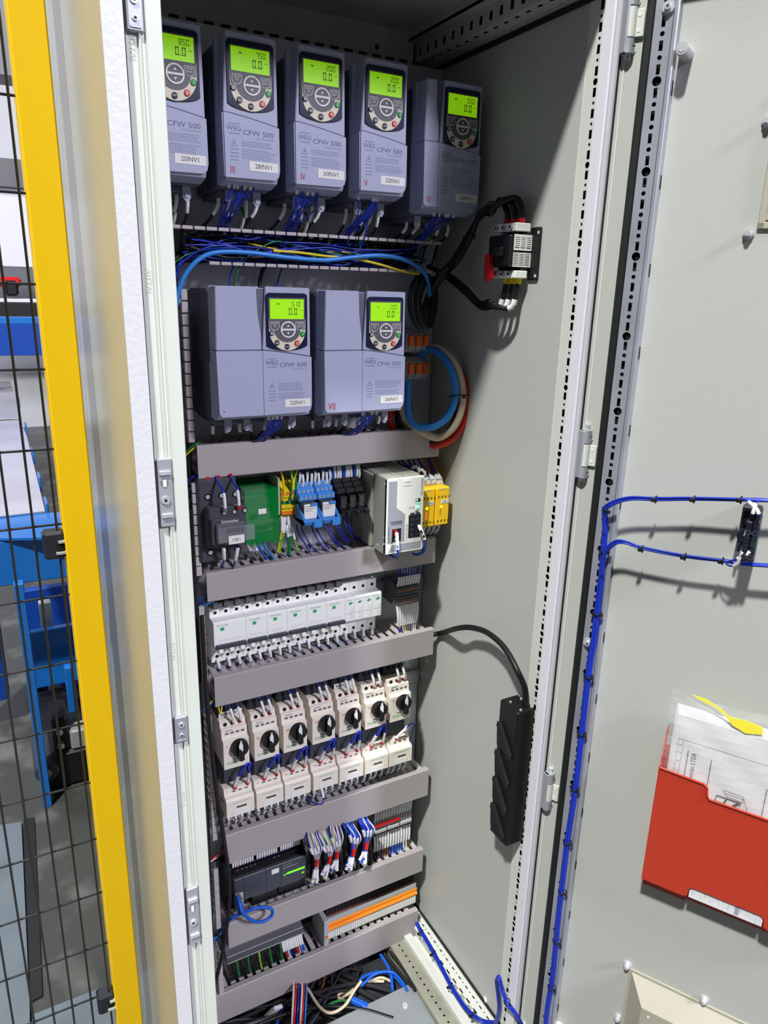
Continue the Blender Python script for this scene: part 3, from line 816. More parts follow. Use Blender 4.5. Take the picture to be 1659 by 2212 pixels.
# ---- yellow safety relays
x1r, zb_ = PL(966.5, 1131, .11); zt_ = PL(968, 1051, .11)[1]; x0r = PL(942, 1051, .11)[0]; w = x1r-x0r; h = zt_-zb_
for i, (lb, led) in enumerate((('slim yellow safety relay at the right end of its rail', 0), ('slim yellow safety relay half hidden behind the power supply', 1))):
    t = thing('safety_relay', lb, 'relay', (x0r-i*(w+.002), 0, zb_))
    b = B().use('safety_yellow').box(0, w, -.112, -.01, 0, h, .0015)
    b.use('term_grey').box(.002, w-.002, -.09, -.012, h, h+.012, .001).box(.002, w-.002, -.09, -.012, -.01, 0, .001)
    y = -.1121; b.use('hole')
    for z in (.006, h-.02):
        for q in range(4): b.face([(.004+q*.0075, z), (.0065+q*.0075, z+.001), (.0075+q*.0075, z+.0045), (.005+q*.0075, z+.0035)], y, y-.0002)
    for q in range(4): b.box(.010, .0112, y-.0002, y, h*.28+q*.005, h*.28+q*.005+.0035)
    b.use('term_grey').box(w*.25, w*.7, y-.0002, y, h*.945, h*.965)
    b.build('housing', None, t)
    m = B().use('led_yellow').box(.0095, .0145, y-.0006, y, h*.46, h*.53)
    if led: m.use('led_orange').box(.010, .012, y-.0006, y, h*.2, h*.42)
    lab(m.build('indicator_lamp', None, t), 'lit yellow indicator')
    b = B().use('white_lbl').box(.011, w-.002, y-.0006, y, h*.58, h*.67).use('ink').text('12SK1' if not led else '12SK2', (w*.66, y-.0008, h*.625), .0055, align='CENTER'); b.build('name_label', None, t)

# ---- circuit breakers
zT = PL(458, 1314, .045)[1]; zB = PL(465, 1420, .045)[1]; zf1 = PL(824, 1278, .068)[1]; zf0 = PL(823, 1330, .068)[1]
zT = PL(815, 1248, .045)[1]; zB = PL(812, 1356, .045)[1]
xl = PL(462, 1370, .068)[0]; xr = PL(824, 1300, .068)[0]; mw_ = (xr-xl)/17
def breaker(x, n, label, toggle=True, group=None, sn=0):
    t = thing('circuit_breaker' if toggle else 'rail_module', label, 'circuit breaker' if toggle else 'rail module', (x, -.004, zB), 0, group)
    w = n*mw_-.0005; h = zT-zB; a, c = zf0-zB, zf1-zB
    b = B().use('breaker_white').side([(0, 0), (-.041, 0), (-.041, a-.004), (-.050, a-.002), (-.064, a+.002), (-.064, c-.002), (-.062, c), (-.041, c+.001), (-.041, h), (0, h)], 0, w)
    for i in range(n):
        cx = (i+.5)*mw_
        for z in (h-.011, .011):
            b.use('cream').cyl((cx, -.0411, z), (cx, -.0412, z), .0042, 14); b.use('hole').cyl((cx, -.0413, z), (cx, -.0414, z), .003, 12)
        b.use('cream').box(i*mw_-.0002, i*mw_+.0003, -.0413, -.041, 0, h)
    y = -.0642
    b.use('print_green')
    if toggle:
        b.text('Schneider', (mw_*.3, y, c-.0065), .0052); b.box(mw_*.6, mw_*.95, y-.0001, y, c-.0165, c-.0105)
    else:
        b.text('Schneider', (mw_*.1, y, c-.006), .0028); b.face([(mw_*.3, c-.0125), (mw_*.55, c-.015), (mw_*.85, c-.0115), (mw_*.6, c-.009)], y, y-.0002)
        b.use('white').box(mw_*.55, mw_*.95, y-.0002, y, a+.006, c-.022); b.use('grey_wire').box(mw_*.1, mw_*.9, y-.0002, y, a+.018, a+.0184)
    if toggle: b.use('white').box(mw_*.4, w-mw_*.4, y-.0002, y, a+.014, a+.018)
    b.build('housing', None, t)
    if toggle:
        m = B().use('slate').box(.002, w-.001, -.070, -.062, a+.0015, a+.0085, .001)
        lab(m.build('toggle_bar', None, t), 'dark linking bar')
        for i in range(n):
            cx = (i+.5)*mw_
            B().use('breaker_white').box(cx-.0042, cx+.0042, -.072, -.058, a-.006, a+.0015, .0012).build('toggle', None, t)
    return t
names = ['three pole', 'two pole', 'two pole', 'two pole', 'two pole', 'two pole']
wh = ['leftmost and widest of the white breaker row', 'second breaker from the left end of the white row', 'third breaker from the left end of the white row', 'fourth breaker from the left, middle of the white row', 'fifth from the left end of the row', 'last breaker with toggles, next to the slim modules']
c_ = 0
for i, n in enumerate((3, 2, 2, 2, 2, 2)):
    breaker(xl+c_*mw_, n, 'white '+names[i]+' circuit breaker, '+wh[i], sn=i); c_ += n
for i in range(4):
    breaker(xl+(c_+i)*mw_, 1, ['slim white module with green diamond, touching the last toggle breaker', 'slim white module with green diamond, second of the four', 'slim white module with green diamond, third of the four', 'slim white module with green diamond, rightmost of the breaker row'][i], False)
b = B().use('term_dark').box(xl, xl+13*mw_, -.055, -.02, zT+.001, zT+.011, .001)
for i in range(13): b.box(xl+i*mw_+.003, xl+i*mw_+.012, -.060, -.05, zT+.001, zT+.016, .001)
tag(b.build('busbar', None), 'grey comb busbar along the top of the white breakers', 'busbar')

# ---- terminals with orange stripes, right end of the breaker rail
def term_strip(px0, px1, py, d, ztop, zbot, n, body, mark, label, group, stripe=None, D=.06, yoff=0):
    x0 = PL(px0, py, d)[0]; x1 = PL(px1, py, d)[0]; pw = (x1-x0)/n; pr = None
    for i in range(n):
        if pr is None: pr = slice_terminal(pw, ztop-zbot, D, body, mark, '', stripe=stripe).build('terminal_block', None); q = pr
        else: q = pr.copy(); COL.objects.link(q)
        q.location = (x0+i*pw, -.009, zbot); tag(q, label, 'terminal block', group)
    return x0, x1, pw
TS1 = term_strip(858, 906, 1290, .065, PL(905, 1258, .065)[1], PL(903, 1303, .065)[1], 9, 'term_dark', 'term_brown', 'slim dark grey terminal block with brown ends, right of the white breakers', 'dark terminals right of the breakers', D=.056)

# ---- motor protection switches and small contactors
KN = [(521, 1623), (586.7, 1605), (648.5, 1584.8), (710.4, 1567.9), (767.7, 1551.6), (823.6, 1534.4), (876.7, 1520)]
ordn = ['first', 'second', 'third', 'fourth', 'fifth', 'sixth', 'seventh']
zk = PL(648.5, 1584.8, .1)[1]
gz0 = PL(483.6, 1664.4, .088)[1]; gz1 = PL(478, 1607, .088)[1]; gz2 = PL(474.6, 1579.8, .078)[1]; gz3 = PL(472, 1563.5, .07)[1]
gw = PL(540.6, 1653, .088)[0]-PL(483.6, 1664.4, .088)[0]
kx = PL(521, 1623, .1)[0]-PL(483.6, 1664.4, .088)[0]
cz0 = PL(490, 1771, .09)[1]; cz1 = PL(491, 1729.5, .09)[1]; cz2 = PL(487, 1706.7, .078)[1]
cw = PL(549.5, 1754, .09)[0]-PL(490, 1771, .09)[0]
GV = []; LC = []
for i, (px, py) in enumerate(KN):
    x = PL(px, py, .1)[0]-kx; GV.append(x)
    t = thing('motor_switch', 'cream motor protection switch with black rotary knob, %s from the left' % ordn[i], 'switch', (x, 0, gz0))
    h1, h2, h3 = gz1-gz0, gz2-gz0, gz3-gz0
    b = B().use('cream').side([(-.012, 0), (-.088, 0), (-.088, h1), (-.084, h1+.001), (-.079, h1+.002), (-.077, h2), (-.070, h2+.001), (-.069, h3), (-.062, h3+.002), (-.012, h3)], .001, gw-.001)
    b.use('hole')
    for q in range(3): b.cyl((gw*(.22+.28*q), -.0697, h2+(h3-h2)*.5), (gw*(.22+.28*q), -.0705, h2+(h3-h2)*.5), .0036, 12)
    b.use('term_dark')
    for q in range(4): b.box(gw*(.16+.2*q), gw*(.16+.2*q)+.006, -.0788, -.0778, h1+(h2-h1)*.45, h1+(h2-h1)*.62)
    b.box(gw*.16, gw*.45, -.0781, -.0771, h2-.004, h2-.0032)
    y = -.0881
    b.use('print_green').box(gw*.12, gw*.85, y-.0001, y, .0095, .0105).text('Schneider', (gw*.12, y-.0001, .013), .005)
    b.use('red').text(['I', 'II', 'VI', 'VIII', 'VII', 'VI', 'V'][i], (gw*.12, y-.0001, h1-.009), .0085)
    b.use('ink').box(gw*.34, gw*.55, y-.0001, y, .0175, .019)
    b.build('housing', None, t)
    kz = zk-gz0
    m = B().use('black').cyl((kx, -.088, kz), (kx, -.0985, kz), .0165, 28, .015)
    m.ext([(kx-.0055, kz+.013), (kx+.0045, kz+.013), (kx+.0045, kz-.018), (kx-.0005, kz-.021), (kx-.0055, kz-.018)], (0, -.098, 0), (1, 0, 0), (0, 0, 1), (0, -1, 0), .007)
    kn = m.build('rotary_knob', None, t)
    B().use('white').ext([(kx-.004, kz+.005), (kx-.0055, kz+.012), (kx-.001, kz+.024), (kx+.002, kz+.013), (kx+.002, kz+.001), (kx-.0005, kz+.001), (kx-.0008, kz+.005)], (0, -.1052, 0), (1, 0, 0), (0, 0, 1), (0, -1, 0), .0006).build('pointer', None, kn)
    # contactor underneath
    xc = x+(PL(490, 1771, .09)[0]-PL(483.6, 1664.4, .088)[0]); LC.append(xc)
    t = thing('contactor', 'small cream contactor on slate grey base, %s from the left in the lower row' % ordn[i], 'contactor', (xc, 0, cz0))
    h1, h2 = cz1-cz0, cz2-cz0
    B().use('slate').box(.001, cw-.001, -.06, -.012, -.006, gz0-cz0-.006, .002).box(.004, cw-.004, -.066, -.05, h2+.004, gz0-cz0-.010, .0015).build('base', None, t)
    b = B().use('cream').side([(-.04, 0), (-.084, -.001), (-.092, .004), (-.092, h1-.004), (-.088, h1), (-.080, h1+.001), (-.077, h2-.001), (-.074, h2), (-.04, h2)], .0, cw)
    y = -.0922
    b.use('ink').box(cw*.36, cw*.72, y-.0002, y, h1*.50, h1*.58)
    b.use('print_green').box(cw*.2, cw*.85, y-.0001, y, h1*.78, h1*.80)
    b.use('white').box(cw*.25, cw*.8, y-.0003, y, h1*.12, h1*.38)
    b.use('term_dark')
    for q in range(3): b.box(cw*(.3+.22*q), cw*(.3+.22*q)+.006, -.0798, -.0788, h1+(h2-h1)*.45, h1+(h2-h1)*.6)
    b.use('hole').box(.0, .0001, -.07, -.05, h1*.5, h1*.62)
    b.use('red').text(['I', 'II', 'VI', 'VIII', 'VII', 'VI', 'V'][i], (cw*.1, -.0785, h2-.006), .006)
    b.build('front_block', None, t)
# dark upper back of the switches
for i in range(7):
    x = GV[i]
    b = B().use('slate_dark').box(x+.001, x+gw-.001, -.055, -.012, gz3+.002, gz3+.036, .002)
    for q in range(3): b.use('hole').cyl((x+gw*(.25+.25*q), -.0552, gz3+.018), (x+gw*(.25+.25*q), -.0551, gz3+.018), .0045, 12)
    if i in (0, 4): b.use('white_lbl').box(x+.003, x+gw-.003, -.0585, -.058, gz3+.003, gz3+.0135); b.use('ink').add([], [])
    if i in (0, 4):
        for q in range(14): b.use('ink').box(x+.006+q*.0022, x+.006+q*.0022+(.0012 if q % 3 else .0006), -.0588, -.0585, gz3+.005, gz3+.0115)
        b.use('slate_dark').box(x+.003, x+gw-.003, -.058, -.05, gz3+.003, gz3+.0135)
    tag(b.build('feeder_block', None), 'dark feeder block above the %s cream motor switch from the left' % ordn[i], 'terminal block')

# ---- programmable controller
D = .07
x0, zt_ = PL(505, 1903, D); x1 = PL(664, 1850, D)[0]; zb_ = PL(666, 1893, D)[1]
t = thing('controller', 'dark programmable controller with lit green bar and blue network cable', 'controller', (x0, 0, zb_)); w = x1-x0; h = zt_-zb_
zu = PL(663, 1822, .055)[1]-zb_; zl = PL(664, 1912, .06)[1]-zb_
b = B().use('black_soft').box(-.012, w, -.05, -.01, zl, zu, .002).box(-.003, w, -.066, -.02, -.002, h+.002, .0015).use('slate').box(0, w-.002, -D, -.06, 0, h, .0015)
for q in (.12, .42, .63): b.use('slate_dark').box(w*q, w*q+.0012, -D-.0004, -D, 0, h)
b.use('white').box(w*.50, w*.60, -D-.0005, -D, h*.68, h*.88)
b.use('term_grey').text('Schneider', (w*.66, -D-.0006, h*.88), .0045).box(w*.65, w*.86, -D-.0005, -D, h*.76, h*.775)
b.build('housing', None, t)
for (a, c, nm) in ((0.02, .34, ''), (.34, .66, ''), (.66, .99, '')):
    m = B().use('black').box(w*a, w*c-.001, -.058, -.04, h+.004, zu-.003, .0015)
    for q in range(9): m.use('hole').box(w*a+.003+q*.0088, w*a+.0075+q*.0088, -.0584, -.058, h+.008, h+.013)
    m.build('terminal_connector', None, t)
for (a, c) in ((.24, .60), (.60, .99)):
    m = B().use('black').box(w*a, w*c-.001, -.064, -.04, zl+.003, -.004, .0015)
    for q in range(9): m.use('hole').box(w*a+.003+q*.0088, w*a+.0075+q*.0088, -.0644, -.064, zl+.006, zl+.011)
    m.build('terminal_connector', None, t)
b = B().use('led_lime').face([(w*.69, h*.48), (w*.72, h*.45), (w*.96, h*.45), (w*.96, h*.53), (w*.72, h*.53)], -D, -D-.0006).face([(w*.66, h*.46), (w*.68, h*.42), (w*.69, h*.5)], -D, -D-.0006).face([(w*.91, h*.28), (w*.94, h*.24), (w*.95, h*.32)], -D, -D-.0006)
lab(b.build('indicator_lamp', None, t), 'lit green indicator bar')
b = B().use('beige').box(.002, w*.115, -D-.0015, -D+.02, -.012, .022, .001).use('hole').cyl((.011, -D-.0016, .008), (.011, -D-.0018, .008), .0045, 14).use('brown_wire').box(.004, .008, -D-.004, -D-.0015, .002, .012)
b.use('zinc').box(.003, .014, -D-.003, -D+.01, -.022, -.010, .001).use('led_orange').cyl((.002, -D-.003, -.024), (.002, -D-.0035, -.024), .002, 10)
b.build('network_socket', None, t)
PLC = (x0, x1, zb_, zt_, zu, zl)

# ---- grey and white terminals, right end of the controller rail
TS2 = term_strip(808, 888, 1790, .06, PL(887, 1748, .06)[1], PL(885, 1782, .06)[1], 14, 'term_grey', 'term_brown', 'slim light grey terminal block right of the loose wire bundles', 'light grey terminals right of the wire bundles', D=.052)
xa, xb = TS2[0], TS2[1]; z = PL(887, 1757, .06)[1]
for i, (a, c) in enumerate(((.0, .33), (.36, .66))):
    tag(B().use('red').box(xa+(xb-xa)*a, xa+(xb-xa)*c, -.0645, -.0605, z-.0035, z+.0035, .0006).build('jumper_bar', None), ['red jumper bar on the light grey terminals, nearest the wire bundles', 'red jumper bar on the light grey terminals, middle of the strip'][i], 'jumper bar')
z = PL(887, 1771, .06)[1]
for i in range(3):
    a = i/3
    b = B().use('term_grey').box(xa+(xb-xa)*(a+.01), xa+(xb-xa)*(a+.31), -.0645, -.0605, z-.0015, z+.005, .0006).use('hole').box(xa+(xb-xa)*(a+.02), xa+(xb-xa)*(a+.30), -.0646, -.0604, z-.0045, z-.0025)
    tag(b.build('marker_strip', None), 'grey marker strip on the light grey terminals, '+['left third', 'middle third', 'right third'][i], 'marker strip')

# ---- lowest rail: dense grey terminals and orange bridged strip
z1 = PL(655, 1996, .06)[1]; z0 = PL(656, 2022, .06)[1]
TS3 = term_strip(489, 655, 2040, .06, z1, z0, 35, 'term_dark', 'term_grey', 'very slim grey terminal block in the dense strip below the blue cable loop', 'dense grey terminals on the lowest rail', D=.05)
zt_ = PL(888, 1906, .06)[1]; zb_ = PL(893, 1950, .06)[1]
x0 = PL(706, 2010, .06)[0]; x1 = PL(895, 1930, .06)[0]; n = 40; pw = (x1-x0)/n; pr = None; hh = zt_-zb_
for i in range(n):
    if pr is None:
        b = B().use('term_grey').side([(0, 0), (-.05, .0), (-.058, hh*.10), (-.058, hh*.52), (-.05, hh*.56), (-.05, hh*.9), (-.04, hh), (-.03, hh+.004), (0, hh+.004)], 0, pw*.93)
        b.use('white_lbl').box(pw*.05, pw*.86, -.0588, -.058, hh*.14, hh*.4)
        b.use('lime_wire').box(pw*.05, pw*.86, -.0545, -.0535, hh*.02, hh*.07)
        b.use('black_soft').box(pw*.1, pw*.8, -.048, -.02, hh*.99, hh+.013); b.use('term_brown').box(pw*.0, pw*.9, -.052, -.045, hh*.93, hh*.97)
        pr = b.build('terminal_block', None); q = pr
    else: q = pr.copy(); COL.objects.link(q)
    q.location = (x0+i*pw, -.009, zb_); tag(q, 'slim white marked terminal block under the long orange bridge bars', 'terminal block', 'white marked terminals on the lowest rail')
for i, (a, c, yy_) in enumerate(((.64, .78, -.0655), (.46, .62, -.068))):
    tag(B().use('orange_bar').side([(-.059, hh*a), (yy_, hh*a), (yy_-.002, hh*(a+c)/2), (yy_, hh*c), (-.059, hh*c)], x0, x1+.002).build('bridge_bar', None), ['upper of the two long orange bridge bars across the white terminals', 'lower of the two long orange bridge bars across the white terminals'][i], 'bridge bar')
tag(B().use('term_grey').box(x0, x1, -.0665, -.0595, hh*.79+zb_*0, hh*.97, .0006).build('marker_strip', None, loc=(0, 0, zb_)), 'long plain grey marker strip above the orange bridge bars', 'marker strip')
for o_ in bpy.data.objects:
    if o_.name.startswith('bridge_bar'): o_.location = (0, 0, zb_)
b = B().use('term_grey').box(x0-.013, x0-.002, -.075, -.009, zb_-.006, zt_+.004, .001).use('orange').box(x0-.012, x0-.004, -.0755, -.075, zb_+hh*.35, zb_+hh*.45)
tag(b.build('end_bracket', None), 'grey end bracket at the left of the orange-bridged terminals', 'end bracket')
OT = (x0, x1, zb_, zt_)

# ================================================================== wires at the plate
R = random.Random(11)
def V(x, d, z): return Vector((x, -d, z))
def pxs(pts, d=None):
    return [P3(p[0], p[1], p[2] if len(p) > 2 else d) for p in pts]
inam = ['20INV1', '28INV1', '30INV1', '32INV1', '24INV1', '22INV1', '26INV1']
for i, (x, z, e, h) in enumerate(INV):
    W = e+.0757; zt2 = OD[3]-.004 if i < 5 else DUC['A'][3]-.006
    nb = 5 if i < 5 else 7
    for q in range(nb):
        xx_ = x+.008+q*(W-.02)/(nb-1)+R.uniform(-.002, .002); dx = R.uniform(-.022, .004) if i < 5 else R.uniform(-.012, .012)
        L = z-.02-zt2
        cable('power_wire', [V(xx_, .085, z-.012), V(xx_-.001, .088, z-.02-L*.25), V(xx_+dx*.5, .075, z-.02-L*.62), V(xx_+dx, .05, zt2), V(xx_+dx*1.1, .035, zt2-.03)], .0021, 'black',
              'black power wire with white marker running down from inverter '+inam[i], 'wire', 'black power wires below '+inam[i], sleeve=[(.12, .42)] if i < 5 else [(.15, .33)], tip='navy')
    c0 = x+e+.020 if i != 0 else x+e+.014
    for q in range(9):
        xx_ = c0+R.uniform(-.012, .026); xe = c0+R.uniform(-.008, .012)-.006; L = z-zt2
        sw = R.uniform(-.010, .010)
        cable('control_wire', [V(xx_, .13, z+.002), V(xx_, .128, z-.012), V(xx_*.6+xe*.4+sw, .118, z-L*.45), V(xe, .09, z-L*.8), V(xe+R.uniform(-.004, .004), .05, zt2-.006), V(xe+R.uniform(-.02, .02), .03, zt2-.03)], .0011, 'blue_wire',
              'thin blue control wire hanging from the front of inverter '+inam[i], 'wire', 'blue control wires below '+inam[i], n=5, sleeve=[(.08, .2)] if q % 2 == 0 else None)
    if i < 5:
        cable('earth_wire', [V(x+W*.6, .075, z-.03), V(x+W*.62, .08, z-.045), V(x+W*.6, .06, zt2), V(x+W*.55, .04, zt2-.03)], .0019, 'green_wire', 'green earth wire with white marker below inverter '+inam[i], 'wire', sleeve=[(.3, .6)])
# wires lying in the open duct
x0, x1, zb_, zt_ = OD
for q in range(38):
    r, m, nm = [(.0012, 'blue_wire', 'thin blue'), (.0034, 'black', 'thick black'), (.0012, 'blue_wire', 'thin blue'), (.0044, 'black', 'thick black'), (.0036, 'black', 'thick black')][q % 5]
    if q in (13, 24, 33): m, nm, r = 'green_wire', 'thin green', .0012
    if q == 8: m, nm, r = 'yellow_wire', 'thin yellow', .0012
    a = x0+.02+R.uniform(0, .02) if q % 4 else x0+R.uniform(.05, .2); c = x1-R.uniform(.01, .14); zz_ = R.uniform(zb_+.006, zt_-.008); d = R.uniform(.012, .062) if r > .002 else R.uniform(.045, .078)
    pts = []
    for k in range(7):
        t_ = k/6; pts.append(V(a+(c-a)*t_, d+R.uniform(-.008, .008), min(zt_-.004, max(zb_+.004, zz_+R.uniform(-.009, .009)))))
    if q % 3 == 0: pts[0] = V(a-.03, d, zb_-.05); pts.insert(1, V(a-.015, d, zb_))
    cable('duct_wire', pts, r, m, nm+' wire lying along the open duct between the inverter rows', 'wire', nm+' wires in the open duct', n=5 if r < .002 else 7, seg=5)
cable('neutral_cable', pxs([(381, 660), (386, 630), (400, 594), (430, 560), (470, 545), (540, 546), (620, 556), (700, 562), (760, 556), (820, 552), (870, 560), (905, 578), (922, 600), (928, 640)], .088), .0036, 'blue_light', 'thick light blue cable arching along the open duct', 'cable', n=9)
cable('earth_wire', pxs([(590, 542), (640, 545), (700, 553), (760, 558), (815, 570), (870, 586), (905, 592)], .082), .0022, 'yellow_wire', 'yellow wire crossing the open duct beside the light blue cable', 'wire')
cable('control_wire', pxs([(798, 425, .12), (796, 460, .11), (790, 500, .1), (782, 525, .085), (765, 545, .085), (700, 535, .08), (560, 545, .08), (470, 530, .08), (400, 560, .08), (378, 600, .08)]), .0013, 'blue_wire', 'single dark blue wire dropping from inverter 32INV1 into the open duct', 'wire', n=5)
# wires running down inside the vertical duct
for q in range(22):
    r, m, nm = [(.0013, 'blue_wire', 'thin blue'), (.0034, 'black', 'thick black'), (.0013, 'green_wire', 'thin green'), (.0013, 'yellow_wire', 'thin yellow'), (.0013, 'blue_wire', 'thin blue')][q % 5]
    xx_ = R.uniform(xw+.006, xv-.006)-.004; d = R.uniform(.02, .075); pts = []
    for k in range(12): pts.append(V(xx_+R.uniform(-.006, .006), d+R.uniform(-.01, .01), 1.72-k*.125))
    cable('duct_wire', pts, r, m, nm+' wire running down in the vertical duct beside the left stile', 'wire', nm+' wires in the vertical duct', n=5 if r < .002 else 7, seg=4)
for k, (pts, r) in enumerate([([(436, 1330), (441, 1420), (446, 1500), (463, 1675), (484, 1815), (495, 1900), (494, 1970), (480, 2060), (464, 2128)], .0038), ([(415, 1100), (423, 1300), (428, 1500), (440, 1650), (448, 1800), (456, 1950), (458, 2100)], .0032), ([(408, 960), (416, 1120), (422, 1300), (432, 1450), (438, 1600), (450, 1800), (456, 1980)], .003)]):
    cable('power_cable', pxs(pts, .094-.016*k), r, 'black_soft', ['thickest black cable hanging in front of the vertical duct, farthest right', 'black cable hanging in front of the vertical duct, middle one', 'black cable hanging in front of the vertical duct, nearest the left stile'][k], 'cable', n=8)
for k, (px, py, m, n_) in enumerate([(455, 1518, 'yellow_wire', 'yellow'), (452, 1522, 'blue_light', 'light blue'), (460, 1850, 'brown_wire', 'brown'), (455, 1856, 'red_wire', 'red'), (452, 1862, 'white_wire', 'white'), (458, 2030, 'blue_light', 'bright blue'), (452, 2040, 'blue_eth', 'blue'), (415, 965, 'green_wire', 'green'), (415, 972, 'yellow_wire', 'yellow'), (438, 1290, 'blue_eth', 'blue'), (438, 1300, 'blue_wire', 'dark blue'), (440, 1310, 'blue_light', 'light blue'), (418, 1030, 'blue_wire', 'dark blue'), (418, 1050, 'blue_eth', 'blue')]):
    p = P3(px, py, .07)
    cable('jumper_wire', [p+Vector((-.022, .02, -.03)), p+Vector((-.006, 0, -.004)), p+Vector((.008, -.004, .006)), p+Vector((.018, .005, .002 if k else -.03)), p+Vector((.03, .03, -.004))], .0015, m, '%s wire crossing from the vertical duct into the %s' % (n_, ['duct below the breakers', 'duct below the breakers', 'duct below the controller', 'duct below the controller', 'duct below the controller', 'lowest duct', 'lowest duct', 'duct below the wide inverters', 'duct below the wide inverters', 'rail of white breakers', 'rail of white breakers', 'rail of white breakers', 'rail of the dark contactor', 'rail of the dark contactor'][k]), 'wire', n=5)
def drop(name, x, d, z0, z1, r, m, label, group, side=0, sleeve=((.0, .45),), tip=None, cat='wire', dend=.05, up=False, n=5):
    """short wire from a terminal at z0 to the duct at z1"""
    L = z1-z0
    return cable(name, [V(x, d, z0), V(x+side*.15, d+.004, z0+L*.3), V(x+side*.6, d*.6+dend*.4, z0+L*.7), V(x+side, dend, z1), V(x+side*1.1, dend-.015, z1+L*.15)], r, m, label, cat, group, n=n, sleeve=sleeve, tip=tip, seg=5)
# motor switches: two blue wires in from above, loops down to the contactor coils
for i in range(7):
    zT_ = DUC['C'][2]+.004
    for q, s in enumerate((.50, .78)):
        drop('control_wire', GV[i]+gw*s, .074, gz2+.006, zT_, .0014, 'blue_wire', 'marked blue wire entering the top of the %s cream motor switch' % ordn[i], 'wires into the %s motor switch' % ordn[i], side=-.008, sleeve=((.08, .42),), tip='red', dend=.06)
    a = LC[i]+cw*.40; c = LC[i]+cw*.86; zc = cz2-.002
    if i < 6:
        for q, (s, e_) in enumerate(((a, .0), (c, 0))):
            top = V(LC[i]+cw*(.80 if q == 0 else .86), .088, zc+(.052 if q == 0 else .046))
            cable('control_wire', [V(s, .077, zc), V(s+.001*q, .082, zc+.016), V(s*.7+top.x*.3, .09, zc+.036), top, V(LC[i]+cw*1.0, .078, zc+.044), V(LC[i]+cw*1.07, .055, zc+.01), V(LC[i]+cw*1.08, .04, zc-.03)], .0026 if q == 0 else .0019, 'blue_wire',
                  'blue wire looping over into the top of the %s small cream contactor' % ordn[i], 'wire', 'loop wires of the %s small contactor' % ordn[i], n=7, sleeve=[(.06, .3)], tip='red')
    else:
        cable('control_wire', [V(c, .077, zc), V(c, .085, zc+.03), V(c+.02, .08, zc+.028), V(c+.028, .06, zc), V(c+.024, .05, zc-.05)], .0013, 'blue_wire', 'thin blue wire looping out to the right of the seventh small contactor', 'wire', sleeve=[(.04, .2)], tip='red')
        cable('control_wire', [V(a, .077, zc), V(a+.008, .083, zc+.016), V(c-.003, .085, zc+.026), V(c+.006, .07, zc+.02), V(c+.01, .05, zc-.01)], .0016, 'blue_wire', 'short blue wire with white marker bridging over the seventh small contactor', 'wire', sleeve=[(.06, .6)], tip='red')
    for q in range(4):
        drop('control_wire', LC[i]+cw*(.12+.25*q), .075, cz0, DUC['D'][3]-.004, .0013, 'blue_wire', 'marked blue wire leaving the bottom of the %s small contactor' % ordn[i], 'wires below the %s small contactor' % ordn[i], side=R.uniform(-.004, .006), sleeve=((.0, .5),))
cable('control_wire', [V(LC[3]+cw*.4, .08, cz0-.002), V(LC[3]+cw*.42, .09, cz0-.02), V(LC[3]+cw*.34, .092, cz0-.032), V(LC[3]+cw*.1, .085, cz0-.03), V(LC[3]-.006, .06, cz0-.034)], .0014, 'blue_wire', 'blue wire hooking over the duct edge below the fourth small contactor', 'wire', sleeve=[(.0, .25)])
# breakers
for i in range(17):
    drop('breaker_wire', xl+(i+.5)*mw_, .046, zB+.006, DUC['C'][3]-.004, .0016, ['blue_light', 'brown_wire', 'blue_light', 'blue_wire'][i % 4] if i % 3 == 0 else 'blue_wire', 'short marked wire leaving the bottom of the white breaker row', 'wires below the white breakers', side=.003, sleeve=((.02, .55),), dend=.05)
for i in range(12): drop('breaker_wire', xl+(i*1.02+.5)*mw_, .04, zT, DUC['B'][2]+.004, .0019, 'yellow_wire' if i < 3 else 'blue_wire', ('yellow' if i < 3 else 'dark blue')+' wire dropping from the duct behind the white breaker busbar', ('yellow' if i < 3 else 'dark blue')+' wires above the white breakers', sleeve=None, dend=.05)
for q in range(16):
    xx_ = xl+q*.026; zz_ = DUC['C'][3]-.012-R.uniform(0, .02)
    cable('duct_wire', [V(xx_, .045, zz_), V(xx_+.015, .055, zz_+.004), V(xx_+.035, .05, zz_-.003)], .0016, ['blue_wire', 'yellow_wire', 'blue_light', 'blue_wire', 'yellow_wire'][q % 5], 'short stretch of wire seen through the slots of the duct below the breakers', 'wire', 'wires in the duct below the breakers', n=5)
for q in range(14):
    xx_ = DUC['B'][0]+.06+q*.022; zz_ = DUC['B'][3]-.014-R.uniform(0, .02)
    cable('duct_wire', [V(xx_, .045, zz_), V(xx_+.015, .055, zz_+.004), V(xx_+.035, .05, zz_-.003)], .0016, ['blue_light', 'blue_wire', 'blue_wire'][q % 3], 'short blue wire seen through the slots of the duct below the power supply', 'wire', 'wires in the duct below the power supply', n=5)
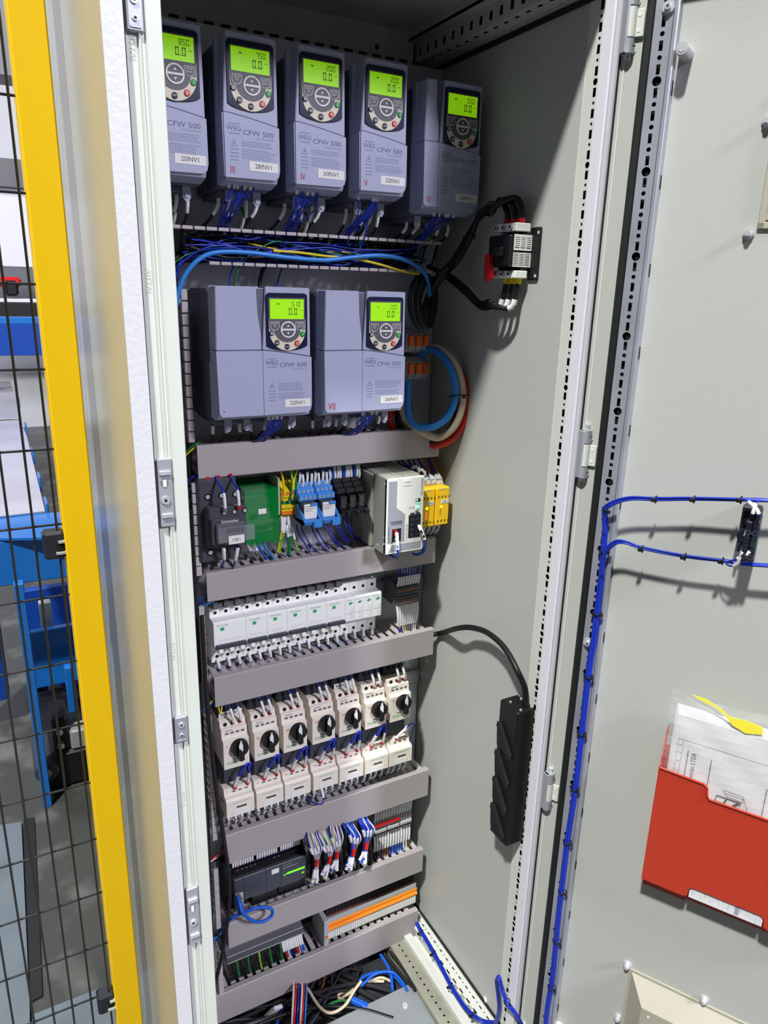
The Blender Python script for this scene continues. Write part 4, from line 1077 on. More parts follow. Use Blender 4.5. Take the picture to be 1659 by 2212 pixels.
# dark contactor wires
zc = o_z = PL(456, 1109.5, .12)[1]
for (a, b_, lb, d) in (((463, 1028), (486, 1104), 'left', .125), ((497, 1026), (516, 1098), 'right', .125)):
    cable('control_wire', pxs([(b_[0], b_[1], .119), (b_[0]-1, b_[1]-22, .123), (b_[0]-5, b_[1]-46, .118), ((a[0]+b_[0])/2-3, a[1]+14, .1), (a[0], a[1]-8, .07)]), .0021, 'blue_wire', 'blue wire with long white marker into the top of the dark contactor, %s one' % lb, 'wire', sleeve=[(.08, .42)], tip='grey_wire' if lb == 'left' else 'red', n=7)
for (a, b_, lb) in (((483, 1181), (484, 1210), 'left'), ((514, 1181), (508, 1212), 'right')):
    cable('control_wire', pxs([(a[0], a[1], .112), ((a[0]+b_[0])/2, (a[1]+b_[1])/2, .11), (b_[0], b_[1], .1), (b_[0]-5, b_[1]+16, .08)]), .0017, 'blue_wire', 'blue wire with white marker below the dark contactor, %s one' % lb, 'wire', sleeve=[(.05, .6)])
for k, px in enumerate((447, 470, 496)):
    cable('power_wire', pxs([(px, 1050-k*5, .085), (px+1, 1036-k*4, .083), (px+2, 1015, .06)]), .0042, 'black', 'thick black wire with red boot entering the dark contactor, %s one' % ['left', 'middle', 'right'][k], 'wire', sleeve=[(.0, .7)], sm='red', n=8)
for k, (px, m) in enumerate(((531, 'grey_wire'), (545, 'grey_wire'), (553, 'blue_eth'), (568, 'blue_light'))):
    cable('power_wire', pxs([(px, 1168+k*-2, .06), (px+5, 1180, .066), (px+14, 1194, .06), (px+24, 1208, .05), (px+28, 1216, .035)]), .0023, m, ['leftmost grey wire', 'second grey wire', 'dark blue wire', 'light blue wire'][k]+' leaving the bottom of the green distribution block', 'wire', sleeve=[(.1, .4)] if k < 2 else None, n=7)
# earth wires
for k, (pts, m) in enumerate([([(606, 1014), (612, 1040), (614, 1070), (612, 1084)], 'yellow_wire'), ([(625, 1012), (630, 1040), (628, 1070), (624, 1084)], 'green_wire'), ([(630, 1012), (638, 1030), (640, 1050), (632, 1066)], 'green_wire'), ([(643, 1012), (636, 1035), (634, 1060)], 'yellow_wire'), ([(628, 1012), (632, 1045), (631, 1080)], 'yellow_wire')]):
    cable('earth_wire', pxs(pts, .06)[::-1], .0019, m, ['yellow earth wire entering the yellow terminals at the far left', 'green earth wire entering the middle of the yellow terminals', 'green earth wire bowing out to the right above the yellow terminals', 'short yellow earth wire at the right above the yellow terminals', 'yellow earth wire close beside a green one above the terminals'][k], 'wire', tip='grey_wire', n=7)
for k, (pts, m) in enumerate([([(608, 1116), (609, 1140), (604, 1170), (600, 1192)], 'yellow_wire'), ([(614, 1117), (613, 1145), (608, 1172), (603, 1195)], 'lime_wire'), ([(621, 1116), (626, 1150), (626, 1180), (624, 1198)], 'green_wire'), ([(618, 1134), (622, 1155), (622, 1175), (621, 1190)], 'green_wire'), ([(630, 1136), (635, 1160), (640, 1180), (642, 1194)], 'lime_wire')]):
    cable('earth_wire', pxs(pts, .06), [.0016, .0016, .0027, .0016, .0013][k], m, ['yellow earth wire leaving the yellow terminals downwards, leftmost', 'lime earth wire with white marker below the yellow terminals', 'thick green earth wire with white marker below the yellow terminals', 'thin green earth wire below the yellow terminals', 'thin lime wire bending right below the yellow terminals'][k], 'wire', sleeve=[(0, .4)], n=7)
# relay wires
xs0 = PL(645, 1045, .055)[0]; xs1 = PL(712, 1045, .055)[0]; xs2 = PL(774, 1040, .055)[0]
zt_ = PL(645, 1042, .055)[1]
for q in range(9): drop('relay_wire', xs0+(xs1-xs0)*q/8, .055, zt_-.004-.008*(q % 2), DUC['A'][2]+.002, .0013, 'black' if q in (4, 5) else 'blue_wire', 'thin marked wire entering the top of the blue relays', 'wires above the blue relays', side=R.uniform(-.004, .004), sleeve=((.08, .42),), tip='red' if q % 3 == 0 else None, dend=.06)
for q in range(11): drop('relay_wire', xs1+.006+(xs2-xs1)*q/10.5, .05, zt_-.006, DUC['A'][2]+.002, .0013 if q % 4 else .0022, 'blue_wire' if q % 4 else 'blue_eth', 'thin marked wire entering the top of the black relays', 'wires above the black relays', side=R.uniform(-.006, .004), sleeve=((.06, .5),) if q % 4 else None, tip='red' if q < 6 else None, dend=.06)
for k, (px, py) in enumerate([(640, 1133), (650, 1131), (672, 1130), (681, 1128), (700, 1124), (706, 1122), (722, 1118), (727, 1117), (741, 1114), (747, 1112)]):
    cable('relay_wire', pxs([(px, py, .05), (px+3, py+14, .055), (px+10, py+28, .06), (px+22, py+48, .055), (px+30, py+60-k*1.2, .05), (px+32, py+66, .03)]), .0013, 'blue_wire', 'thin blue wire curving from the bottom of the relays into the duct', 'wire', 'blue wires below the relays', n=5)
# power supply wires
cable('supply_wire', pxs([(857, 1150, .142), (858, 1165, .146), (859, 1185, .148), (860, 1200, .14), (852, 1204, .11), (842, 1198, .08)]), .0024, 'blue_eth', 'blue wire with white marker hooked into the red lower left socket of the power supply', 'wire', sleeve=[(0, .42)], n=8)
cable('supply_wire', pxs([(905, 1134, .140), (912, 1150, .146), (918, 1170, .146), (917, 1190, .13), (902, 1198, .11), (892, 1196, .09)]), .0026, 'blue_eth', 'blue wire with white marker plugged into the black output sockets of the power supply', 'wire', sleeve=[(.02, .35)], n=8)
cable('supply_wire', pxs([(904, 1134, .140), (910, 1148, .15), (917, 1162, .146), (920, 1176, .12), (912, 1190, .1)]), .0022, 'black', 'black wire with white marker above the blue one on the power supply outputs', 'wire', sleeve=[(.02, .5)], n=8)
for k, (a, b_) in enumerate([((928, 1049), (897, 1002)), ((924, 1050), (885, 1000)), ((940, 1048), (905, 995)), ((936, 1050), (918, 992)), ((950, 1050), (925, 990)), ((946, 1051), (908, 1000)), ((955, 1049), (934, 990)), ((918, 1030), (870, 998)), ((905, 1022), (862, 1000))]):
    cable('safety_wire', pxs([(a[0], a[1], .085), (a[0]-3, a[1]-14, .088), ((a[0]+b_[0])/2, (a[1]+b_[1])/2, .07), (b_[0], b_[1], .045), (b_[0]-5, b_[1]-12, .03)]), .0016, 'orange' if k in (3, 6) else 'blue_wire', ('orange' if k in (3, 6) else 'blue')+' wire with white marker entering the top of the yellow safety relays', 'wire', ('orange' if k in (3, 6) else 'blue')+' wires above the safety relays', sleeve=[(.05, .42)], n=6)
for q in range(5): drop('safety_wire', x0r-.01+q*.011, .07, PL(966.5, 1131, .11)[1]-.01, DUC['B'][3]-.004, .0016, 'blue_wire', 'blue wire with white marker below the yellow safety relays', 'wires below the safety relays', sleeve=((0, .55),))
# dark terminals
for q in range(9):
    xx_ = TS1[0]+(q+.5)*TS1[2]
    drop('terminal_wire', xx_, .06, PL(905, 1258, .065)[1]-.003, DUC['B'][2]+.006, .0013, 'blue_wire', 'marked wire entering the top of the dark terminals right of the breakers', 'wires above the dark terminals', side=.004, sleeve=((.02, .3),), dend=.05)
    m = ['blue_wire', 'blue_wire', 'white_wire', 'yellow_wire', 'grey_wire', 'grey_wire', 'grey_wire', 'white_wire', 'white_wire'][q]
    drop('terminal_wire', xx_, .06, PL(903, 1303, .065)[1]+.002, DUC['C'][3]-.006, .0014, m, 'marked wire leaving the bottom of the dark terminals right of the breakers', 'wires below the dark terminals', side=(TS1[1]-xx_)*.2-.002, sleeve=((.02, .5),), dend=.06)
for q in range(14):
    xx_ = TS2[0]+(q+.5)*TS2[2]
    drop('terminal_wire', xx_, .055, PL(887, 1750, .06)[1]-.003, DUC['D'][2]+.006, .0014, 'blue_wire', 'marked wire entering the top of the light grey terminals', 'wires above the light grey terminals', side=.002, sleeve=((.02, .35),), dend=.055)
    m = ['black', 'black', 'blue_wire', 'brown_wire', 'brown_wire', 'brown_wire', 'blue_wire', 'blue_eth', 'blue_eth', 'blue_eth', 'blue_eth', 'white_wire', 'white_wire', 'brown_wire'][q]
    nm = {'black': 'black', 'blue_wire': 'dark blue', 'brown_wire': 'brown', 'blue_eth': 'bright blue', 'white_wire': 'white'}[m]
    drop('terminal_wire', xx_, .055, PL(885, 1782, .06)[1]+.002, DUC['E'][3]-.006, .0019, m, nm+' wire with white marker below the light grey terminals', nm+' wires below the light grey terminals', side=.0, sleeve=((.02, .45),), dend=.06)
# controller wires
for q in range(30):
    xx_ = PLC[0]+.004+(PLC[1]-PLC[0]-.01)*q/29
    if q % 10 == 9: continue
    drop('signal_wire', xx_, .05, PLC[2]+PLC[4]-.003, DUC['D'][2]+.004, .0011, 'blue_wire', 'thin blue wire with white marker entering the top of the controller', 'wires above the controller', side=.001, sleeve=((.1, .4), (.55, .8)), tip='red' if q == 2 else None, dend=.05)
cable('network_cable', pxs([(513, 1938, .085), (517, 1950, .095), (522, 1968, .105), (535, 1982, .11), (552, 1991, .112), (570, 1990, .112), (583, 1982, .11), (589, 1972, .108), (585, 1963, .105), (570, 1960, .1), (550, 1962, .1), (530, 1970, .098), (510, 1978, .094), (498, 1986, .09), (488, 1990, .06)]), .0032, 'blue_eth', 'bright blue network cable looping out from the controller over the duct', 'cable', n=9)
b = B().use('blue_eth').box(-.005, .005, -.096, -.07, -.018, .004, .002).use('clear').box(-.0045, .0045, -.092, -.07, .004, .012, .001); p = P3(515, 1944, .08)
tag(b.build('network_plug', None, loc=(p.x, 0, p.z)), 'blue network plug in the socket of the controller', 'plug')
# five loose bundles right of the controller
BU = [((672, 1800), (684, 1855), (680, 1912)), ((696, 1795), (712, 1848), (700, 1900)), ((722, 1786), (728, 1838), (722, 1888)), ((752, 1780), (764, 1832), (752, 1880)), ((784, 1770), (792, 1818), (782, 1870))]
bn = ['first bundle, nearest the controller', 'second bundle from the controller', 'third bundle from the controller', 'fourth bundle, bright blue loops', 'fifth bundle, nearest the light grey terminals']
for k, (a, m_, e_) in enumerate(BU):
    pal = ['blue_wire', 'white_wire', 'pink_wire', 'lime_wire', 'blue_wire', 'white_wire'] if k < 3 else ['blue_wire', 'blue_wire', 'blue_eth', 'blue_wire', 'blue_wire', 'white_wire']
    for q in range(12):
        s = -1+2*q/11; c = pal[q % 6]; wdt = 9+3*abs(s)
        pts = pxs([(a[0]+s*6+R.uniform(-2, 2), a[1]-22, .05), (a[0]+s*wdt*.9+R.uniform(-2, 2), a[1], .085), (a[0]*.4+m_[0]*.6+s*wdt+(8 if k > 2 else 3), m_[1]-24+R.uniform(-5, 5), .098), (m_[0]+s*4, m_[1], .09), (m_[0]*.5+e_[0]*.5+s*4, (m_[1]+e_[1])/2, .092), (e_[0]+s*7+R.uniform(-2, 2), e_[1]-R.uniform(0, 14), .098)])
        nm = {'blue_wire': 'dark blue', 'white_wire': 'white', 'pink_wire': 'pink', 'lime_wire': 'lime green', 'blue_eth': 'bright blue'}[c]
        cable('loose_wire', pts, .0017, c, nm+' wire of the loose '+bn[k], 'wire', nm+' wires, '+bn[k], n=5, sleeve=[(.4, .5)] if q % 4 == 0 else ([(.76, .99)] if q % 3 == 1 or k == 3 and q % 2 else None))
    b = B().use('red').tube(pxs([(m_[0]+1, m_[1]+2, .092), (m_[0]-1, m_[1]+16, .094)]), .0042, 8)
    tag(b.build('heat_shrink', None), 'red sleeve gathering the wires of the '+bn[k].replace(', bright blue loops', ''), 'sleeve')
    cable('sheathed_cable', pxs([(m_[0]+2, m_[1]-8, .07), (m_[0]+8, m_[1]+16, .075), (m_[0]+9, m_[1]+40, .07), (m_[0]+6, m_[1]+66, .04)]), .0045, 'black_soft', 'black sheathed cable behind the '+bn[k], 'cable', n=9)
    for q in (-12, 13): cable('sheathed_cable', pxs([(m_[0]+q, m_[1]-60, .03), (m_[0]+q+2, m_[1]-10, .04), (m_[0]+q+3, m_[1]+24, .045), (m_[0]+q, m_[1]+52, .04), (m_[0]+q-3, m_[1]+74, .03)]), .0052, 'black_soft', 'black sheathed cable beside the '+bn[k], 'cable', 'black cables beside the '+bn[k], n=8)
# dense grey terminals: groups of black wires with a coloured one
for q in range(35):
    xx_ = TS3[0]+(q+.5)*TS3[2]
    if q < 25: m = 'black' if q % 5 < 4 else ['green_wire', 'green_wire', 'lime_wire', 'green_wire', 'green_wire'][q//5]
    else: m = ['black', 'red', 'white_wire', 'blue_wire', 'black', 'black', 'red', 'pink_wire', 'blue_light', 'blue_eth'][q-25]
    nm = {'black': 'black', 'green_wire': 'green', 'lime_wire': 'lime green', 'red': 'red', 'white_wire': 'white', 'blue_wire': 'dark blue', 'pink_wire': 'pink', 'blue_light': 'light blue', 'blue_eth': 'bright blue'}[m]
    drop('field_wire', xx_, .052, z0+.001, DUC['F'][3]-.006, .0019, m, nm+' wire hanging from the dense grey terminals on the lowest rail', nm+' wires below the dense grey terminals', side=.004 if q < 25 else .006, sleeve=((.0, .42),) if q >= 25 else None, dend=.06)
for q in range(18):
    xx_ = OT[0]+.005+(OT[1]-OT[0]-.01)*q/17
    drop('bridge_wire', xx_, .05, OT[2]+.002, DUC['F'][3]-.008, .0022, 'blue_wire' if q % 2 else 'black', ('blue' if q % 2 else 'black')+' wire below the orange-bridged terminals', ('blue' if q % 2 else 'black')+' wires below the orange-bridged terminals', side=.002, sleeve=None, dend=.055)
# wires inside covered ducts seen through the slots
# coloured wires leaving the lowest duct downwards
for k, (px, m, nm) in enumerate(((634, 'white_wire', 'white'), (639, 'red', 'red'), (645, 'blue_wire', 'dark blue'), (652, 'white_wire', 'white'), (656, 'red', 'red'), (662, 'blue_light', 'light blue'))):
    cable('supply_wire', pxs([(px, 2105, .06), (px, 2140, .10), (px-2, 2180, .13), (px-4, 2215, .14), (px-5, 2245, .14)]), .0022, m, nm+' wire hanging below the lowest duct, '+['first from the left', 'second from the left', 'third from the left', 'fourth from the left', 'fifth from the left', 'last on the right'][k], 'wire', n=7)

# ================================================================== cables on the cabinet floor
def FP(px, py, z): return HZ(px, py, z)
F_ = [('black_soft', 'thick black', .0052, [(740, 2105), (800, 2130), (850, 2150), (905, 2175)]), ('black_soft', 'thick black', .0055, [(700, 2100), (760, 2130), (820, 2165), (860, 2190)]),
      ('black_soft', 'thick black', .005, [(640, 2160), (700, 2140), (770, 2125), (840, 2140), (900, 2160)]), ('black', 'black', .004, [(560, 2212), (620, 2190), (700, 2175), (780, 2180), (850, 2200)]),
      ('beige_wire', 'beige', .0032, [(664, 2135), (690, 2175), (715, 2188), (745, 2172), (765, 2140), (780, 2120)]), ('beige_wire', 'beige', .0032, [(660, 2180), (700, 2178), (740, 2155), (790, 2122), (830, 2120)]),
      ('beige_wire', 'beige', .003, [(750, 2165), (730, 2150), (780, 2128), (820, 2112), (845, 2120)]),
      ('blue_eth', 'bright blue', .0034, [(775, 2120), (790, 2108), (820, 2100), (850, 2108), (875, 2135)]), ('blue_eth', 'bright blue', .0034, [(822, 2062), (838, 2088), (845, 2110), (848, 2140)]),
      ('blue_eth', 'bright blue', .003, [(780, 2130), (810, 2104), (845, 2100), (868, 2120), (880, 2140)]), ('blue_eth', 'bright blue', .003, [(614, 2168), (606, 2190), (596, 2215)]),
      ('brown_wire', 'orange brown', .003, [(700, 2110), (697, 2130), (685, 2145), (670, 2150)]), ('green_wire', 'green', .0025, [(690, 2185), (720, 2165), (760, 2160)]),
      ('black_soft', 'grey black', .004, [(830, 2060), (850, 2085), (870, 2110), (890, 2135)]), ('black_soft', 'grey black', .004, [(842, 2056), (862, 2080), (882, 2110), (897, 2140)]), ('black', 'black', .0038, [(600, 2150), (650, 2170), (720, 2200), (760, 2212)])]
for k, (m, nm, r, pts) in enumerate(F_):
    zz_ = .135+.006*(k % 5)
    cable('floor_cable', [FP(x_, y_, zz_) for x_, y_ in pts], r, m, nm+' cable in the tangle on the cabinet floor', 'cable', nm+' cables on the cabinet floor', n=8)
for k in range(26):
    a = Vector((R.uniform(.22, .5), R.uniform(-.12, .02), R.uniform(.13, .15))); an = R.uniform(-.6, .9); L = R.uniform(.05, .12)
    dv = Vector((math.cos(an), math.sin(an), 0))
    cable('floor_cable', [a-dv*L, a+Vector((R.uniform(-.02, .02), R.uniform(-.02, .02), .01)), a+dv*L*.6+Vector((0, R.uniform(-.03, .03), .005)), a+dv*L], R.choice((.003, .0042)), 'black_soft' if k % 4 else 'slate', ('matt black' if k % 4 else 'dark slate')+' cable lying under the lowest duct on the cabinet floor', 'cable', ('matt black' if k % 4 else 'dark slate')+' cables under the lowest duct', n=7)
b = B().use('white_wire').box(-.011, .011, -.004, .004, -.022, .022, .002); p = FP(590, 2185, .15)
q = b.build('cable_label', None, loc=p); q.rotation_euler = (.5, .4, .2); tag(q, 'crumpled pale paper label among the floor cables below the lowest duct', 'label')
for k, (px, py) in enumerate(((775, 2165), (790, 2172))):
    p = FP(px-5, py, .15)
    q = B().use('blue_eth').box(-.006, .006, -.011, .011, -.004, .006, .0015).use('clear').box(-.005, .005, .011, .018, -.003, .004, .0008).build('network_plug', None, loc=p); q.rotation_euler = (0, .2, .6); tag(q, 'blue network plug lying on the cabinet floor, '+['left one', 'right one next to the steel plate'][k], 'plug')
# blue harness along the base rail, up to the door
def tie(p, r, axis, label, m='black', name='cable_tie', parent=None):
    ax = Vector(axis).normalized(); b = B()
    pts = []; u = ax.orthogonal().normalized(); v = ax.cross(u)
    for j in range(13): pts.append(p+(u*math.cos(2*PI*j/12)+v*math.sin(2*PI*j/12))*r)
    b.tube(pts, .0011, 5)
    h_ = p+(Vector((0, -1, 0)) if abs(ax.y) < .7 else Vector((-1, 0, 0)))*(r+.001)
    b.box(h_.x-.0025, h_.x+.0025, h_.y-.002, h_.y+.002, h_.z-.0025, h_.z+.0025, .0006)
    return tag(b.build(name, m), label, 'cable tie')
def bundle(pts, n, r, spread, m, name, label, group, cat='cable', seg=6):
    for q in range(n):
        an = 2*PI*q/n*2.4; rr = spread*math.sqrt((q+.5)/n)
        pp = [p+Vector((math.cos(an+k*.25), math.sin(an+k*.25)*.6, math.sin(an+k*.25)))*rr for k, p in enumerate(pts)]
        cable(name, pp, r, m, label, cat, group, n=6, seg=seg)
hp = [FP(x_, y_, .2) for x_, y_ in ((900, 1995), (907, 2009), (933, 2052), (957, 2096), (977, 2133), (1000, 2168), (1020, 2190))]+[FP(1046, 2206, .2), FP(1070, 2208, .19)]
bundle(hp, 7, .0016, .0042, 'blue_wire', 'harness_wire', 'dark blue wire of the harness lying along the white base rail', 'harness wires on the base rail')
for k, (x_, y_) in enumerate(((910, 2015), (937, 2060), (974, 2130), (1022, 2192))):
    tie(FP(x_, y_, .2), .0065, (.4, -1, 0), 'black cable tie on the base rail harness, '+['nearest the lowest duct', 'second from the lowest duct', 'third from the lowest duct', 'nearest the frame corner'][k])
def FR(px, py, d=.395): return P3(px, py, d)
bundle([FR(1070, 2212, .36), FR(1078, 2180, .37), FR(1075, 2140, .375), FR(1072, 2115, .38), FR(1078, 2113, .39), FR(1087, 2145, .40), FR(1097, 2168, .42), FR(1115, 2192, .43), FR(1135, 2225, .44)], 5, .0015, .0035, 'blue_wire', 'harness_wire', 'dark blue wire of the harness crossing the frame post to the door', 'harness wires crossing to the door')
tie(FR(1095, 2163, .415), .0058, (.5, 0, -1), 'black cable tie on the harness crossing the frame post to the door')
p = HZ(1060, 2150, .2); tag(B().use('paint_seal').cyl((0, 0, 0), (.028, -.006, .004), .0062, 14).build('locating_pin', None, loc=(p.x-.016, p.y, .197)), 'white pin standing on the base rail beside the frame post', 'pin')

# ================================================================== right wall: switch disconnector and socket strip
def WP(px, py, d): return hit(px, py, Vector((WX-d, 0, 0)), Vector((1, 0, 0)))
yw = WL(1152, 545)[0]; DD = WX-hit(1102, 540, Vector((0, yw, 0)), Vector((0, 1, 0))).x
yl = WL(1052, 540, DD)[0]; zc1 = WL(1102, 500, DD)[1]; zc0 = WL(1100, 582, DD)[1]
t = thing('switch_disconnector', 'black switch disconnector with white terminals and red lever on the right wall', 'switch', (WX, yw, zc0), -PI/2)
wl = yl-yw; hh = zc1-zc0    # local x toward the camera (-Y): body spans x in [-wl, 0]; local -y out of the wall
b = B().use('black').box(-wl*.1, .018, -.004, 0, -.014, hh+.008, .0015).box(-wl, 0, -DD*.5, -.003, 0, hh, .002).box(-wl*.95, -.001, -DD, -DD*.5, .004, hh-.004, .002)
for q in (.2, .62): b.box(-wl-.004, -wl+.004, -DD*.8, -DD*.4, hh*q, hh*q+.006)
b.box(-wl*.6, -wl*.2, -DD-.008, -DD, hh*.35, hh*.6, .0015)
b.use('zinc_shiny').box(.012, .016, -.005, -.004, hh-.002, hh+.002).box(.012, .016, -.005, -.004, -.010, -.006)
b.build('housing', None, t)
for (za, zb2, zz_, dq) in ((hh+.001, hh+.013, hh+.007, .82), (-.012, -.001, -.006, .75)):
    b = B().use('white').box(-wl*.9, 0.001, -DD*dq, -.009, za, zb2, .001)
    for q in range(3): b.use('term_grey').ring((-wl*(.2+.3*q), -DD*dq, zz_), .0026, .0044, .003, 14).use('hole').cyl((-wl*(.2+.3*q), -DD*dq, zz_), (-wl*(.2+.3*q), -DD*dq-.001, zz_), .0026, 10)
    b.build('terminal_cover', None, t)
b = B().use('white_lbl').box(0, .0004, -DD*.86, -DD*.1, hh*.52, hh*.94).box(0, .0004, -DD*.86, -DD*.1, hh*.08, hh*.46)
b.use('ink')
for q in range(9):
    for c_ in range(3): b.box(.0004, .0006, -DD*(.16+c_*.24)-.009, -DD*(.16+c_*.24), hh*(.12+.042*q) if q < 8 else hh*.6, hh*(.125+.042*q)+.0004 if q < 8 else hh*.604)
for q in range(6):
    for c_ in range(3): b.box(.0004, .0006, -DD*(.14+c_*.24)-.008, -DD*(.14+c_*.24), hh*(.58+.055*q), hh*(.585+.055*q)+.0004)
lab(b.build('rating_label', None, t), 'silver printed rating label')
B().use('red').ext([(-wl*.92, hh*.42), (-wl*.75, hh*.44), (-wl*.7, hh*.2), (-wl*.6, -.012), (-wl*.9, -.018), (-wl*.95, hh*.1)], (0, -DD-.006, 0), (1, 0, 0), (0, 0, 1), (0, 1, 0), .006).build('lever', None, t)
def wl2w(x, y, z): return Vector((WX+y, yw-x, zc0+z))   # local -> world for rz=-90
for k in range(3):
    top = wl2w(-wl*(.15+.3*k), -DD*.45, hh+.014)
    cable('power_cable', [top, top+Vector((0, 0, .016)), top+Vector((.0, .02, .036)), WP(1068-k*2, 445+k*4, .035), WP(1038-k, 460+k*5, .03), WP(1013-k*4, 520, .03), WP(988-k*5, 563, .04), P3(962-k*5, 592, .09), P3(935-k*3, 630, .07), P3(922-k*4, 670, .06), P3(908-k*5, 700, .045)], .0048, 'black', 'thick black cable with red boot into the wall switch top, %s' % ['nearest the door', 'middle one', 'farthest from the door'][k], 'cable', n=8, sleeve=[(.0, .045)], sm='red')
    bot = wl2w(-wl*(.12+.26*k), -DD*.4, -.012)
    c_ = cable('power_cable', [bot, bot+Vector((-.002, .002, -.022)), bot+Vector((-.006, .008, -.044)), WP(1068-k*5, 662-k*5, .035), WP(1040-k*2, 664-k*5, .03), WP(1005, 632-k*5, .035), P3(972, 604-k*4, .10), P3(950, 588, .09), P3(925, 575, .06)], .0042, 'black', 'thick black cable with yellow boot below the wall switch, %s' % ['nearest the door', 'middle one', 'farthest from the door'][k], 'cable', n=8, sleeve=[(.17, .27)])
    B().tube([bot+Vector((0, 0, .002)), bot+Vector((-.001, .001, -.008))], .0052, 9).build('boot', 'yellow_wire', c_)
tie(WP(1060, 451, .033), .0108, (0, 1, .3), 'black cable tie at the top of the arched black cables')
tie(WP(1014, 512, .03), .0105, (0, .5, 1), 'black cable tie halfway down the arched black cables')
# dark cable loops right of the wide inverters
for k in range(5):
    cable('power_cable', pxs([(905+k*6, 590, .06), (890+k*7, 615, .09), (884+k*6, 650, .1), (890+k*6, 690, .1), (905+k*5, 708, .1), (925+k*3, 690, .09), (932+k*3, 640, .07), (928+k*2, 600, .04)]), .0026, 'slate' if k % 2 else 'black', 'glossy dark loop wire hanging beside inverter 26INV1', 'wire', 'dark loop wires beside 26INV1', n=8)
# orange-lever terminals and the coiled supply cables
for r_, (py, py2) in enumerate(((712, 762), (772, 822))):
    for c_ in range(3):
        xa = PL(877+c_*16, py, .06)[0]; z1_ = PL(880, py, .06)[1]; z0_ = PL(880, py2, .06)[1]; w_ = .0165
        t = thing('terminal_block', 'grey power terminal with orange lever, %s row, %s' % (['upper', 'lower'][r_], ['leftmost', 'middle', 'rightmost'][c_]), 'terminal block', (xa, 0, z0_)); h_ = z1_-z0_
        B().use('term_grey').side([(0, 0), (-.05, 0), (-.062, h_*.25), (-.062, h_*.8), (-.045, h_), (0, h_)], 0, w_*.93).box(w_*.3, w_*.6, -.064, -.062, h_*.1, h_*.3).build('housing', None, t)
        lab(B().use('orange').side([(-.06, h_*.28), (-.069, h_*.30), (-.069, h_*.72), (-.06, h_*.8)], w_*.18, w_*.72).build('lever', None, t), 'orange lever')
B().use('zinc').box(PL(905, 830, .01)[0], PL(925, 830, .01)[0], -.01, 0, DUC['A'][3]-.02, PL(905, 700, .01)[1])
sup = [('blue_light', 'light blue', [(882, 824, .07), (880, 870, .08), (885, 905, .09), (905, 922, .1), (940, 920, .11), (970, 895, .12), (984, 850, .125), (975, 800, .12), (955, 768, .1), (930, 755, .07), (905, 770, .04)]),
       ('beige_wire', 'beige', [(872, 824, .05), (868, 875, .06), (880, 910, .07), (915, 935, .09), (950, 945, .1), (985, 915, .12), (1000, 860, .125), (990, 800, .12), (965, 765, .1), (935, 750, .07), (905, 760, .04)]),
       ('red_wire', 'red', [(850, 880, .04), (842, 905, .05), (855, 935, .05), (900, 955, .06), (945, 962, .09), (985, 940, .11), (1008, 890, .12), (1006, 840, .12), (985, 790, .11), (950, 757, .08), (910, 760, .04)]),
       ('black', 'black', [(862, 880, .03), (860, 910, .04), (880, 940, .05), (930, 955, .08), (970, 930, .1), (992, 880, .115), (994, 830, .115), (975, 780, .1), (940, 750, .06), (915, 760, .03)])]
for m, nm, pts in sup: cable('supply_cable', pxs(pts), .0066 if m != 'black' else .006, m, 'thick %s supply cable curving in a ring right of inverter 26INV1' % nm, 'cable', n=12)
tie(P3(990, 855, .122), .017, (0, .2, 1), 'black cable tie around the coloured supply cables')
# socket strip
y0_ = WL(1118, 1494)[0]; DS = WX-hit(1080, 1502, Vector((0, y0_, 0)), Vector((0, 1, 0))).x
y1_ = WL(1119, 1541, DS)[0]; zs1 = WL(1119, 1541, DS)[1]; zs0 = WL(1097, 1836, DS)[1]
t = thing('socket_strip', 'long black four-way socket strip screwed upright to the right wall', 'socket strip', (WX, y0_, zs0), -PI/2); wS = y0_-y1_; hS = zs1-zs0
b = B().use('black').box(0, wS, -DS, 0, 0, hS, .003)
for x_ in (.35, .9):
    for y_ in (.15, .75): b.use('zinc_shiny').cyl((wS*x_, -DS*y_, hS), (wS*x_, -DS*y_, hS+.002), .0022, 10)
b.build('housing', None, t)
for q in range(4):
    zq = hS*(.02+.205*q)+.008
    b = B().use('black_soft').ext([(0.003, zq+.045), (.009, zq+.052), (wS-.006, zq+.006), (wS-.006, zq-.004), (wS-.012, zq-.004)], (0, -DS, 0), (1, 0, 0), (0, 0, 1), (0, -1, 0), .006)
    b.use('black').ext([(0, zq+.048), (.004, zq+.048), (wS-.014, zq-.002), (0.004, zq+.004)], (0, -DS, 0), (1, 0, 0), (0, 0, 1), (0, -1, 0), .002)
    b.build('socket_outlet', None, t)
cx_ = Vector((WX-DS*.35, y1_+.012, zs1))
cable('mains_cable', [cx_+Vector((0, 0, .0)), cx_+Vector((-.0, .004, .03)), WP(1118, 1450, .025), WP(1090, 1400, .022), WP(1055, 1368, .022), WP(1020, 1356, .025), WP(990, 1357, .03), P3(955, 1367, .09), P3(930, 1372, .07), P3(905, 1376, .05)], .0052, 'black', 'black mains cable arching across the right wall to the socket strip', 'cable', n=12)

# ================================================================== things on the door
mat('pocket_red', (188, 56, 34), .38, bump=.15, scale=350, coat=.2)
mat('paper', (232, 232, 236), .6)
mat('paper_ink', (60, 60, 66), .6)
mat('paper_grey', (170, 170, 174), .6)
mat('film', (210, 212, 206), .08, alpha=.22, bump=1.0, scale=45)
mat('tape_yellow', (252, 236, 70), .4)
mat('navy_black', (24, 26, 44), .4)
def dthing(name, label, cat, u, z, group=None):
    p = H0+DU*u; return thing(name, label, cat, (p.x, p.y, z), DRZ, group)
def DP(px, py, d): return hit(px, py, H0+DN*d, DN)
